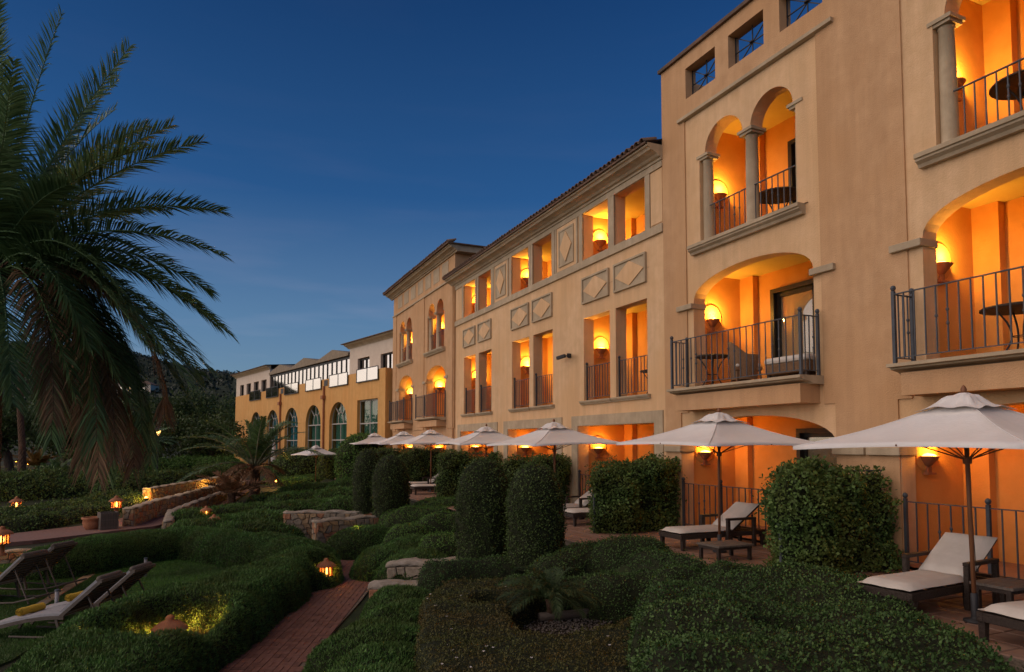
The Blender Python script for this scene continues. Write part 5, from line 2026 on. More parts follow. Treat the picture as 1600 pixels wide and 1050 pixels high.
def hedge(name, label, shapes, leafmat, kind='box', step=.10, density=1400, size=.026, power=2.6, bump=.05, bumpf=2.2, seed=1, cat='hedge', pits=(), group=None, basez=None, core=None):
    """shapes: ('poly', pts, ztop, edge) | ('line', pts, radius, ztop) | ('blob', (x, y), rx, ry, rot, ztop)
    ztop may be a function of (x, y)"""
    rg = np.random.default_rng(seed)
    xs, ys = [], []
    for s in shapes:
        if s[0] == 'blob':
            r_ = max(s[2], s[3])
            xs += [s[1][0] - r_, s[1][0] + r_]
            ys += [s[1][1] - r_, s[1][1] + r_]
        else:
            e = s[2] if s[0] == 'line' else 0
            xs += [p[0] - e for p in s[1]] + [p[0] + e for p in s[1]]
            ys += [p[1] - e for p in s[1]] + [p[1] + e for p in s[1]]
    x0, x1, y0, y1 = min(xs) - .2, max(xs) + .2, min(ys) - .2, max(ys) + .2
    X, Y = np.meshgrid(np.arange(x0, x1 + step, step), np.arange(y0, y1 + step, step))
    # wobble the outline a little
    Xw = X + .06 * vnoise(X, Y, seed + 31, 1.7)
    Yw = Y + .06 * vnoise(X, Y, seed + 37, 1.7)
    base = terrain(X, Y) if basez is None else np.full(X.shape, basez)
    H = np.full(X.shape, -1.0)
    for s in shapes:
        if s[0] == 'poly':
            d = poly_sdf(Xw, Yw, s[1]) / s[3]
            zt = s[2]
        elif s[0] == 'line':
            d = (s[2] - seg_dist(Xw, Yw, s[1])) / s[2]
            zt = s[3]
        else:
            (cx, cy), rx, ry, rot, zt = s[1:]
            c, sn = math.cos(R(rot)), math.sin(R(rot))
            u = ((Xw - cx) * c + (Yw - cy) * sn) / rx
            v = (-(Xw - cx) * sn + (Yw - cy) * c) / ry
            d = 1 - np.sqrt(u * u + v * v)
        zt = zt(X, Y) if callable(zt) else zt
        prof = (1 - np.clip(1 - d, 0, 1) ** power) ** (1 / power)
        h = np.where(d > 0, (zt - base) * prof, -1.0)
        H = np.maximum(H, h)
    for (cx, cy), r_, dep in pits:
        q = np.clip((np.hypot(X - cx, Y - cy) - r_ * .55) / (r_ * .45), 0, 1)
        H = np.where(H > 0, H * (1 - dep * (1 - q ** 1.3)), H)
    H = np.where(H > 0, H + bump * (vnoise(X, Y, seed, bumpf) + .5 * vnoise(X, Y, seed + 3, bumpf * 2.3)) * np.clip(H / .3, 0, 1), H)
    Z = np.where(H > 0, base + H, base - .12)
    keep = H > 0
    cell = keep[:-1, :-1] | keep[1:, :-1] | keep[:-1, 1:] | keep[1:, 1:]
    ii = np.arange(X.size).reshape(X.shape)
    F = np.stack([ii[:-1, :-1], ii[:-1, 1:], ii[1:, 1:], ii[1:, :-1]], -1)[cell]
    used = np.unique(F)
    remap = np.full(X.size, -1)
    remap[used] = np.arange(len(used))
    V = np.stack([X.ravel()[used], Y.ravel()[used], Z.ravel()[used]], -1)
    F = remap[F]
    cx, cy = float(V[:, 0].mean()), float(V[:, 1].mean())
    cz = float(terrain(cx, cy)) if basez is None else basez
    root = thing(name, label, cat, (cx, cy, cz), 0, group)
    off = np.array([cx, cy, cz])
    arrays('branch_mass', V - off - np.array([0, 0, .02]), F, core or TWIG, root, smooth=True, kind='stuff')
    out = leaves(V - off, F, kind, density, size, rg)
    if out is not None:
        LEAF_TOTAL[0] += len(out[1]) * (1 if out[1].shape[1] == 3 else 2)
        arrays('foliage', out[0], out[1], leafmat, root, kind='stuff')
    return root


def ats(pts, z):
    return [at(px, py, z) for px, py in pts]


# the long serpentine hedge of the foreground: near lobe and the ridge that turns back behind the lawn
P1 = ats([(0, 1028), (38, 990), (95, 956), (171, 935), (229, 914), (305, 899), (366, 880), (430, 862), (490, 858)], -.49) + [(2.92, 17.3), (2.70, 16.2), (1.86, 14.0), (.98, 12.0), (.15, 10.0), (-.56, 8.0), (-1.4, 5.2), (-2.4, 5.2)] + ats([(-120, 1100)], -.49)
P2l = ats([(468, 853), (440, 846), (370, 840), (300, 832), (220, 840), (140, 850), (95, 858)], -.62)
_p = Vector(at(264, 1028, -1.29))
pit = tuple(_p + Vector((_R[0], _R[1])) * .22 - Vector((math.sin(_ya), math.cos(_ya))) * .08)
pit2_ = tuple(_p + Vector((_R[0], _R[1])) * .20 - Vector((math.sin(_ya), math.cos(_ya))) * .75)
hedge('serpentine_hedge', 'big soft hedge curving round the lawn, with a terracotta lantern in its hollow',
      [('poly', P1, -.48, .55), ('blob', (2.12, 15.95), .86, 1.05, -25, -.47), ('line', P2l, .95, -.50)], L_ROSE, 'blade', .09, 4600, .038, 2.4, .045, 1.3, 11, pits=[(pit, .72, .95), (pit2_, .95, .52), (_tip, .42, .6)])
# fluffy terraced strip between path and bronze hedge
hedge('terraced_hedge', 'soft bright-green hedge in three cushions, between the brick path and the bronze hedge',
      [('blob', at(622, 926, -.55), .66, .62, 20, -.50), ('blob', at(580, 985, -.5), .90, .70, 20, -.46), ('blob', at(556, 1062, -.45), .90, .74, 20, -.42), ('blob', at(625, 950, -.55), .8, .6, 20, -.52), ('blob', at(600, 1020, -.5), .8, .6, 20, -.48), ('blob', at(535, 1180, -.45), .95, .8, 20, -.42)],
      L_ROSE, 'blade', .07, 4800, .036, 2.3, .04, 2.5, 12)
# fluffy mound beyond the path
hedge('mound_hedge', 'soft green mound between the brick path and the rubble walls, with a speck of spotlight',
      [('blob', at(568, 830, -.55), 1.1, .95, 10, -.42), ('blob', at(612, 858, -.6), 1.0, .9, 10, -.50), ('blob', at(645, 868, -.5), .9, .75, 10, -.47), ('blob', at(640, 845, -.5), .8, .7, 0, -.40)],
      L_ROSE, 'blade', .09, 3000, .042, 2.3, .05, 2.0, 13)
# brighter clipped cushions left of the big topiaries
hedge('cushion_hedge', 'bright green clipped cushions rising in steps to the left of the two big clipped bushes',
      [('blob', at(655, 800, -.15), 1.05, .8, 0, .02), ('blob', at(690, 790, -.05), 1.0, .8, 0, .18), ('blob', at(640, 822, -.25), .8, .6, 0, -.16), ('blob', at(700, 845, -.35), .75, .6, 0, -.18), ('blob', at(690, 815, -.2), .9, .6, 0, .02), ('blob', at(620, 800, -.2), .6, .5, 0, -.1)],
      L_BRIGHT, 'box', .08, 1900, .030, 2.4, .05, 2.6, 14)
# bronze C-shaped hedge with a gravel hollow
PB = ats([(655, 930), (690, 905), (760, 898), (840, 905), (868, 915)], -.30) + ats([(830, 935), (798, 950), (805, 976), (868, 990), (930, 976), (990, 954)], -.34) + ats([(1010, 1010), (1000, 1090)], -.35) + ats([(960, 1220), (640, 1220)], -.35) + ats([(652, 1040), (650, 980)], -.32)
PIT2 = at(775, 940, -.40)
hedge('bronze_hedge', 'low hedge of yellow-bronze leaves shaped like a C round the small palm\'s gravel bed',
      [('poly', PB, -.33, .20)], L_BRONZE, 'box', .06, 2300, .024, 2.6, .03, 3.0, 15, pits=[(PIT2, .42, .85)])
# dark boxwood block at the lower right
PR = ats([(985, 920), (1050, 898), (1110, 893), (1200, 888), (1260, 888), (1345, 903), (1420, 932), (1500, 965), (1578, 1005)], .16) + [(5.9, 3.2), (5.6, 2.2), (3.0, 2.2), (2.7, 4.2)] + ats([(985, 1035), (978, 970)], .05)
hedge('box_hedge', 'largest dark box hedge with broad uneven top, filling the foreground before the cream loungers',
      [('poly', PR, lambda x, y: .20 + .06 * vnoise(x, y, 9, .9), .32)], L_BOX, 'box', .06, 1650, .033, 2.8, .09, 1.5, 16, basez=-.85, pits=[(at(1170, 958, .1), .30, .45), (at(1215, 985, .1), .34, .55), (at(1000, 985, .1), .25, .4)])
# hedges between the bronze hedge and the terrace
hedge('box_hedge', 'long dark box hedge sloping up from the pale-capped low wall to the lone lounger',
      [('line', ats([(690, 880), (780, 876), (850, 872)], -.22), .42, -.16), ('line', ats([(860, 868), (930, 856), (1000, 850)], .0), .52, lambda x, y: -.10 + .20 * sstep(4.8, 6.6, x)), ('blob', at(985, 852, .12), .95, .70, -20, .28), ('line', ats([(1010, 862), (1080, 880)], .1), .5, .12)],
      L_BOX, 'box', .07, 1900, .028, 2.5, .05, 2.4, 17, basez=-.75)
hedge('box_hedge', 'middle dark box hedge directly behind the small arching palm, lower than the block at right',
      [('line', ats([(835, 930), (900, 928), (985, 922)], -.45), .46, -.44), ('line', ats([(985, 905), (1050, 905)], -.2), .5, -.19), ('line', ats([(812, 902), (880, 906), (960, 900)], -.24), .42, -.22), ('line', ats([(950, 900), (1060, 892)], -.12), .46, -.10), ('line', ats([(1050, 890), (1160, 884)], .06), .46, .08), ('blob', at(1130, 884, .1), .62, .5, 0, .15)],
      L_BOX, 'box', .07, 1900, .028, 2.5, .05, 2.4, 18, basez=-.75)

# small mounds left of the chunky wall
hedge('mound_hedge', 'broad dark mound between the curving kerb wall and the chunky rubble wall',
      [('blob', at(345, 815, -.55), 1.7, 1.3, 10, -.45), ('blob', at(415, 805, -.5), 1.7, 1.5, 0, -.42), ('blob', at(395, 822, -.6), 1.5, 1.0, 0, -.52), ('blob', at(300, 800, -.6), .9, .8, 0, -.55)],
      L_ROSE, 'blade', .12, 1100, .075, 2.4, .06, 1.3, 19)
casc = []
for k, (px, py, z, rx, ry) in enumerate([(385, 790, -.55, 2.2, .8), (470, 785, -.5, 1.6, .8), (430, 790, -.55, 1.0, .6), (540, 782, -.3, 1.3, .8), (480, 772, -.3, 2.0, .8), (545, 765, -.1, 1.6, .9), (440, 772, -.45, 1.5, .8), (500, 757, -.15, 2.2, .9), (555, 752, .05, 1.6, 1.0), (470, 748, -.1, 2.2, .9), (520, 742, .05, 2.5, 1.0)]):
    casc.append(('blob', at(px, py, z), rx, ry, random.uniform(-15, 15), z + .06))
hedge('terraced_mounds', 'green mounds in wavy terraces climbing towards the far wing, right of the young palm',
      casc, L_ROSE, 'blade', .14, 800, .085, 2.4, .08, 1.2, 20)
x, y = at(495, 735, .0)
hedge('flower_hedge', 'loose dark hedge with a ragged top behind the terraced mounds, below the white parasol',
      [('line', [at(425, 742, -.3), at(480, 738, -.1), at(548, 738, .05)], .8, lambda x, y: .45 + .12 * vnoise(x, y, 4, 1.1))], L_CREEP, 'box', .16, 520, .06, 2.5, .12, 1.8, 21)
# left side: dark hedges beyond the road
for i, (pts, rad, dz, lab, sz) in enumerate([
        ([(-60, 776), (30, 774), (120, 768), (205, 764)], 2.0, .95, 'wide dark hedge bank beyond the brick road, behind the low palm tuft', .10),
        ([(-60, 752), (40, 748), (110, 745)], 1.3, .42, 'dark hedge under the leaning tree near the left edge', .10),
        ([(-40, 832), (40, 827), (100, 816), (150, 804), (196, 792), (218, 786)], .55, .34, 'low ragged planted strip between the brick road and the long low wall', .075),
        ([(175, 772), (212, 764), (240, 760)], 1.1, .6, 'dark shrub bank behind the broad curtain of dry fronds', .10),
        ([(245, 764), (300, 754), (345, 747)], 1.0, .75, 'flowering dark shrubs above the retaining wall of the climbing road', .09),
        ([(255, 735), (300, 731), (345, 734)], 1.7, .75, 'bright low mound between the lamp post and the young palm', .11),
        ([(320, 725), (380, 723), (420, 727)], 1.2, 1.2, 'long flat hedge in front of the far wing\'s left end', .12),
        ([(-50, 814), (40, 809), (120, 796), (195, 782)], 1.1, .30, 'low ground-cover bed just in front of the long low wall', .085)]):
    P = [atg(px, py) for px, py in pts]
    hedge('shrub_bank' if i != 5 else 'mound_hedge', lab, [('line', P, rad, lambda x, y, dz=dz: terrain(x, y) + dz + .16 * dz * vnoise(x, y, 8, .8))], L_BRIGHT if i == 5 else L_CREEP, 'box', .16, 520, sz, 2.3, .12, 1.2, 30 + i)


# ---- clipped columns and balls
def topiary(label, x, y, r, h, zb, leafmat=None, seed=1, cyl=.55, size=.034, density=1900, lumpy=.055, name='clipped_bush', group='tall clipped bushes', flat=1.0):
    rg = np.random.default_rng(seed)
    n, m_ = 40, 30
    vs = []
    for i in range(m_ + 1):
        t = i / m_
        z = t * h
        if t < cyl:
            rr = r * (.90 + .10 * math.sin(math.pi * min(1, t / cyl) * .6 + .2))
        else:
            q = (t - cyl) / (1 - cyl)
            rr = r * max(0.0, 1 - q ** 2.3) ** .5
        for k in range(n):
            a = 2 * math.pi * k / n
            w = 1 + lumpy * (vnoise(a * 2.3, z * 2.0, seed, 1.0) + .5 * vnoise(a * 5, z * 4.0, seed + 1, 1.0))
            vs.append((rr * w * math.cos(a), rr * w * math.sin(a) * flat, z))
    V = np.array(vs)
    F = np.array([(i * n + k, i * n + (k + 1) % n, (i + 1) * n + (k + 1) % n, (i + 1) * n + k) for i in range(m_) for k in range(n)])
    root = thing(name, label, 'bush', (x, y, zb), 0, group)
    arrays('branch_mass', V * np.array([.97, .97, .985]), F, TWIG, root, smooth=True)
    out = leaves(V, F, 'box', density, size, rg)
    arrays('foliage', out[0], out[1], leafmat or L_DARK, root, kind='stuff')
    return root


x, y = at(758, 864, -.25)
topiary('tall clipped round-topped bush, left one of the two biggest, above the pale-capped low wall', x, y + .1, .55, 2.08, -.45, seed=41)
x, y = at(840, 870, -.15)
topiary('tall clipped round-topped bush, right one of the two biggest, beside the gap with a lounger', x, y + .1, .53, 1.92, -.35, seed=42)
x, y = at(612, 801, -.25)
topiary('dark clipped round-topped bush, front one of the farther two, by the white lounger ends', x, y + .1, .58, 1.92, -.35, seed=43, density=1000, size=.042)
x, y = at(577, 797, -.25)
topiary('dark clipped round-topped bush, half hidden behind the one by the white lounger ends', x, y + .2, .50, 2.1, -.35, seed=44, density=1000, size=.042)
x, y, z = far(566, 690, 37)
topiary('round clipped tree-like bush standing against the far wing, left of the farthest parasol', x, y, 1.35, 2.75, -.3, L_BRIGHT, 45, cyl=.42, size=.085, density=380, lumpy=.06, name='round_bush', group='bushes by the far wing')
x, y, z = far(528, 700, 40)
topiary('lower rounded bush left of the round clipped tree, beside the small white parasol', x, y, 1.1, 1.9, -.3, L_CREEP, 46, cyl=.35, size=.085, density=360, lumpy=.09, name='round_bush', group='bushes by the far wing')
x, y, z = far(470, 705, 44)
topiary('dark shrub between the young palm and the small white parasol', x, y, 1.6, 1.7, -.25, L_CREEP, 47, cyl=.3, size=.10, density=300, lumpy=.12, name='round_bush', group='bushes by the far wing')


# ---- trellis hedges between the patios
def trellis(label, y, x0, x1, h, seed, dens=1200):
    """loose creeper grown over an iron trellis at right angles to the facade"""
    rg = np.random.default_rng(seed)
    root = thing('trellis_hedge', label, 'hedge', (x0, y, 0), 0, 'creeper hedges that part the patios')
    L = x1 - x0
    n, m_ = 34, 26
    vs, F = [], []
    for side in (-1, 1):
        for i in range(n + 1):
            for j in range(m_ + 1):
                u, w = i / n, j / m_
                e = (1 - (2 * u - 1) ** 4) ** .5 * (1 - max(0, 2 * w - 1) ** 4) ** .5
                nz = vnoise(u * L * 2.2 + seed, w * h * 2.2, seed, 1.0) * .26 + vnoise(u * L * 6 + seed, w * h * 6, seed + 2, 1.0) * .10
                xx = u * L + .16 * vnoise(w * 4, 1.0 * seed, seed + 1) * max(0, abs(u - .5) - .2) * 3
                zz = w * h * (1 - .10 * max(0, 1 - u * 5) + .12 * vnoise(u * 5, 2.0, seed) + .04 * vnoise(u * 13, 5.0, seed))
                vs.append((xx, side * (.06 + .22 * e + nz * e), zz))
    o = (n + 1) * (m_ + 1)
    for s in range(2):
        for i in range(n):
            for j in range(m_):
                a = s * o + i * (m_ + 1) + j
                F.append((a, a + m_ + 1, a + m_ + 2, a + 1))
    for i in range(n):
        a = i * (m_ + 1) + m_
        F.append((a, a + m_ + 1, o + a + m_ + 1, o + a))
    for j in range(m_):
        for i in (0, n):
            a = i * (m_ + 1) + j
            F.append((a, a + 1, o + a + 1, o + a))
    V, F = np.array(vs), np.array(F)
    T = np.concatenate([F[:, [0, 1, 2]], F[:, [0, 2, 3]]])
    arrays('branch_mass', V * np.array([.98, .72, .97]) + np.array([.02, 0, 0]), F, TWIG, root)
    out = [leaves(V, F, 'creeper', dens, .048, rg), leaves(V * np.array([1.03, 1.25, 1.03]) - np.array([.03, 0, 0]), F, 'creeper', dens * .3, .055, rg)]
    # loose shoots that stick out of the top, the ends and the faces
    ns = 110
    sp = []
    for k in range(ns):
        u, side = rg.random(), rg.choice([-1, 1])
        m0 = rg.random()
        if m0 < .45:
            st, dr = np.array([u * L, side * .1, h * 1.0]), np.array([rg.normal() * .4, rg.normal() * .3, 1.0])
        elif m0 < .75:
            e0 = rg.choice([0, 1])
            st, dr = np.array([e0 * L, side * .1, h * rg.uniform(.15, 1)]), np.array([1.0 if e0 else -1.0, rg.normal() * .4, rg.normal() * .6])
        else:
            st, dr = np.array([u * L, side * .26, h * rg.uniform(.2, 1)]), np.array([rg.normal() * .5, side * 1.0, rg.normal() * .5])
        dr = dr / np.linalg.norm(dr)
        ln = rg.uniform(.08, .24)
        for q in np.linspace(.15, 1, 9):
            p = st + dr * ln * q + np.array([0, 0, -.5 * ln * q * q])
            d2 = dr * .4 + rg.normal(size=3) * .8
            d2 /= np.linalg.norm(d2)
            w2 = np.cross(d2, rg.normal(size=3))
            w2 /= np.linalg.norm(w2)
            l2 = .05 * rg.uniform(.6, 1.2)
            sp += [p, p + d2 * l2 * .5 + w2 * l2 * .33, p + d2 * l2, p + d2 * l2 * .5 - w2 * l2 * .33]
    sp = np.array(sp)
    out.append((sp, np.arange(len(sp)).reshape(-1, 4)))
    vv = np.concatenate([o_[0] for o_ in out])
    cum_ = np.cumsum([0] + [len(o_[0]) for o_ in out])
    ff = np.concatenate([o_[1] + cum_[i_] for i_, o_ in enumerate(out)])
    # nudge every leaf outwards on its own side
    arrays('foliage', vv, ff, L_CREEP, root, kind='stuff')
    b = MB()
    b.bar((.02, 0, 0), (.02, 0, h * .62), .04)
    b.tube([(.02, 0, h * .62), (.42, 0, h * .93), (.85, 0, h + .02), (L, 0, h + .02)], .016, 6)
    for k in range(14):
        xx = .12 + (L - .15) * k / 13
        b.bar((xx, 0, .05), (xx, 0, h * (.62 + .38 * min(1, xx / .85))), .012)
    b.build('trellis', IRON, root)
    return root


trellis('trellis hedge of loose creeper right of the lone cream lounger, widest in view', 7.55, 7.72, 9.92, 1.47, 51, 1500)
trellis('trellis hedge of loose creeper between the lounger gap and the lone cream lounger', 12.80, 7.74, 9.92, 1.45, 52, 1400)
trellis('trellis hedge of loose creeper behind the right one of the two biggest clipped bushes', 18.0, 7.75, 9.92, 1.47, 53, 900)
trellis('trellis hedge of loose creeper to the right of the bare red parasol pole', 23.1, 7.65, 9.92, 1.52, 54, 700)
trellis('trellis hedge of loose creeper behind the bare red parasol pole', 28.0, 7.6, 9.92, 1.6, 55, 500)
trellis('trellis hedge of loose creeper left of the bare red parasol pole, below the tower', 33.2, 7.5, 9.92, 1.6, 56, 400)

# ---- little arching palm in its gravel bed
gb_ = [at(px, py, -.74) for px, py in ((800, 962), (880, 948), (975, 950), (985, 965), (930, 992), (860, 1000), (808, 985))]
sheet('gravel_bed', gb_, -.70, SOIL, .3)
N_ = 2600
bx = rng.uniform(min(p[0] for p in gb_), max(p[0] for p in gb_), N_)
by = rng.uniform(min(p[1] for p in gb_), max(p[1] for p in gb_), N_)
ins = poly_sdf(bx, by, gb_) > .02
bx, by = bx[ins], by[ins]
oct_ = np.array([(1, 0, 0), (-1, 0, 0), (0, 1, 0), (0, -1, 0), (0, 0, .7), (0, 0, -.7)])
of = np.array([(0, 2, 4), (2, 1, 4), (1, 3, 4), (3, 0, 4), (2, 0, 5), (1, 2, 5), (3, 1, 5), (0, 3, 5)])
sz = rng.uniform(.008, .02, len(bx))
V = (oct_[None] * sz[:, None, None] * rng.uniform(.7, 1.3, (len(bx), 6, 1)) + np.stack([bx, by, np.full(len(bx), -.69) + sz * .3], -1)[:, None]).reshape(-1, 3)
F = (of[None] + 6 * np.arange(len(bx))[:, None, None]).reshape(-1, 3)
tag(arrays('gravel', V, F, GRAVEL), kind='stuff')
a, b_ = at(842, 962, -.60), at(975, 950, -.60)
t = thing('log_edging', 'weathered round log laid as an edge behind the small palm\'s gravel', 'log', (a[0], a[1], -.62))
dx, dy = b_[0] - a[0], b_[1] - a[1]
MB().tube([(dx * k / 6, dy * k / 6, random.uniform(-.006, .006)) for k in range(7)], [.065, .07, .066, .07, .068, .066, .06], 12).build('log', TEAK, t, smooth=True)


# =====================================================================================
# PALMS
# =====================================================================================
def frond(root, pts, leafmat, lmax, n, droop, width, seed, twist=0.0, fill=1.0, vee=.55, rach=.022, stalk=.12, stem=None):
    """pinnate frond along a curve of points (world minus root).  Returns the frond object"""
    rg = np.random.default_rng(seed)
    P = np.array(pts, float)
    # resample
    seg = np.linalg.norm(np.diff(P, axis=0), axis=1)
    cum = np.concatenate([[0], np.cumsum(seg)])
    L = cum[-1]

    def point(s):
        return np.stack([np.interp(s, cum, P[:, i]) for i in range(3)], -1)
    s = np.linspace(stalk * L, L * .995, n)
    s = np.repeat(s, 2)
    side = np.tile([1, -1], n)
    s = np.clip(s + rg.normal(0, L / n * .25, len(s)), 0, L)
    keep = rg.random(len(s)) < fill
    s, side = s[keep], side[keep]
    p = point(s)
    tan = point(np.minimum(s + .05, L)) - point(np.maximum(s - .05, 0))
    tan /= np.linalg.norm(tan, axis=1)[:, None]
    up = np.array([0, 0, 1.0])
    lat = np.cross(tan, up)
    ln = np.linalg.norm(lat, axis=1)
    lat = np.where(ln[:, None] > .15, lat / np.maximum(ln, 1e-6)[:, None], np.array([1.0, 0, 0]))
    c, sn = math.cos(twist), math.sin(twist)
    nor = np.cross(lat, tan)
    lat, nor = lat * c + nor * sn, nor * c - lat * sn
    u = s / L
    ll = lmax * np.interp(u, [0, .12, .3, .7, .92, 1], [.35, .75, 1, .88, .55, .38]) * rg.uniform(.85, 1.12, len(s))
    fwd = .42 + .55 * u
    d = lat * side[:, None] * (1.0 - .35 * u)[:, None] + tan * fwd[:, None] + nor * (vee * rg.uniform(.5, 1.2, len(s)))[:, None] + rg.normal(0, .07, (len(s), 3))
    d /= np.linalg.norm(d, axis=1)[:, None]
    g = np.array([0, 0, -1.0])
    w = np.cross(d, nor + rg.normal(0, .25, (len(s), 3)))
    w /= np.linalg.norm(w, axis=1)[:, None]
    W = width * rg.uniform(.8, 1.2, len(s))
    m1 = p + d * (ll * .45)[:, None] + g * (droop * .12 * ll)[:, None]
    e = p + d * (ll * .95)[:, None] + g * (droop * .55 * ll)[:, None]
    V = np.stack([p - w * (W * .3)[:, None], p + w * (W * .3)[:, None], m1 + w * (W * .5)[:, None], m1 - w * (W * .5)[:, None], e], 1).reshape(-1, 3)
    k = 5 * np.arange(len(s))[:, None]
    F = np.concatenate([k + np.array([[0, 1, 2]]), k + np.array([[0, 2, 3]]), k + np.array([[3, 2, 4]])])
    # midrib
    q = np.linspace(0, L, 14)
    mb = MB().tube([tuple(a) for a in point(q)], [max(.004, rach * (1 - .85 * a / L)) for a in q], 5)
    o = arrays('frond', V, F, leafmat, root)
    o.data.materials.append(stem or leafmat)
    mr = mb.build('midrib', stem or leafmat, o, smooth=True)
    return o


def arch_pts(a, tip, lift, n=12):
    """a curve from a to tip that first rises (lift, m) and then hangs over"""
    a, tip = np.array(a, float), np.array(tip, float)
    c = a + (tip - a) * .42 + np.array([0, 0, lift])
    t = np.linspace(0, 1, n)[:, None]
    return (1 - t) ** 2 * a + 2 * t * (1 - t) * c + t ** 2 * tip


def trunk(root, pts, rs, material, rings=True, name='trunk', seed=1):
    rg = random.Random(seed)
    n, m_ = 16, 60
    P = np.array(pts, float)
    cum = np.concatenate([[0], np.cumsum(np.linalg.norm(np.diff(P, axis=0), axis=1))])
    vs, fs = [], []
    for i in range(m_ + 1):
        s = cum[-1] * i / m_
        c = [np.interp(s, cum, P[:, k]) for k in range(3)]
        r_ = np.interp(s, cum, rs)
        for k in range(n):
            a = 2 * math.pi * k / n
            w = 1 + (.10 * ((i + k) % 2) if rings else 0) + rg.uniform(-.05, .05)
            vs.append((c[0] + r_ * w * math.cos(a), c[1] + r_ * w * math.sin(a), c[2]))
    for i in range(m_):
        for k in range(n):
            k2 = (k + 1) % n
            fs.append((i * n + k, i * n + k2, (i + 1) * n + k2, (i + 1) * n + k))
    return MB().add(vs, fs).build(name, material, root, smooth=not rings)


def cam_off(lat, up, fwd):
    """metres right of, above and beyond, as seen by someone who looks along the camera's heading"""
    return np.array([_R[0] * lat + math.sin(_ya) * fwd, _R[1] * lat + math.cos(_ya) * fwd, up])


PD = 13.6
px0, py0, pz0 = far(-14, 425, PD)
gz = float(terrain(px0, py0))
palm = thing('date_palm', 'huge date palm with long arching fronds and hanging dry ones, cut by the left edge', 'palm tree', (px0, py0, gz))
trunk(palm, [(0, 0, -.1), (.03, .02, 2), (0, 0, pz0 - gz - .5), (0, 0, pz0 - gz + .2)], [.30, .24, .25, .34], PALMBARK, seed=3)
crown = np.array([0, 0, pz0 - gz])
mpp = PD / FPX          # metres per photo pixel at the palm
# (tip px, tip py, lift, beyond, twist) of the fronds that show
FR = [(190, 640, 1.9, 1.0, .5), (120, 640, 1.9, -1.6, .4), (240, 640, 2.1, -.6, .2), (290, 560, 1.9, -1.2, .3), (215, 610, 1.9, .2, -.3), (230, 470, 1.6, -.9, .4), (335, 610, 2.1, -.8, .1), (300, 600, 2.0, .6, .3), (262, 575, 1.9, 1.6, .4), (62, -20, 1.0, .4, .2), (120, 60, .8, 1.2, .4), (225, 150, .9, 1.0, .3), (20, 40, .9, -1.0, .3), (172, 33, .55, .5, .3), (158, 128, 1.1, 1.6, .5), (305, 207, .95, .2, .15), (250, 245, 1.0, -.6, -.3), (330, 312, 1.25, .6, .25),
      (362, 405, 1.35, -.3, .2), (358, 522, 1.75, .3, .3), (352, 588, 1.95, -.4, .2), (320, 500, 1.7, .8, .45), (180, 330, .7, -1.5, .4), (300, 440, 1.5, 1.0, .35),
      (285, 625, 2.3, .5, .3), (115, 200, .6, -1.8, .6), (90, 90, .8, 1.8, .2), (-60, -60, .8, .5, .2), (-190, 30, .8, 0, .1), (-300, 250, 1.0, .3, .2), (-330, 420, 1.4, -.2, .2), (-260, 560, 1.8, .4, .1),
      (30, 130, 1.2, 3.2, .2), (60, 260, 1.3, 3.3, .1), (30, 230, 1.2, -3.0, .2), (90, 380, 1.4, -2.6, .2), (210, 560, 1.9, -1.3, .3), (150, 520, 1.7, 2.4, .2), (40, 700, 1.7, -1.5, .5)]
for k, (tx, ty, lift, fw, tw) in enumerate(FR):
    start = crown + cam_off((tx + 14) * mpp * .04, (425 - ty) * mpp * .05, fw * .06)
    tip = crown + cam_off((tx + 14) * mpp, (425 - ty) * mpp, fw)
    frond(palm, arch_pts(start, tip, lift), L_PALM, .80, 140, .35 if ty < 400 else .6, .032, 100 + k, tw, .95, .45, .026, .12)
rgp = random.Random(5)
for k in range(7):
    a = R(rgp.uniform(-38, 82))
    rr = rgp.uniform(.72, 1.0)
    tx, ty = -14 + 350 * rr * math.cos(a), 425 - 345 * rr * math.sin(a) + 60 * math.cos(a)
    fw = rgp.uniform(-2.8, 2.8)
    lift = 1.0 + .9 * (1 - math.sin(a))
    start = crown + cam_off((tx + 14) * mpp * .04, (425 - ty) * mpp * .05, fw * .06)
    tip = crown + cam_off((tx + 14) * mpp * (.82 if abs(fw) > 1.5 else .92), (425 - ty) * mpp, fw)
    frond(palm, arch_pts(start, tip, lift * .8), L_PALM, .62, 70, .5, .036, 500 + k, rgp.uniform(-.5, .5), .95, .45, .024, .14)
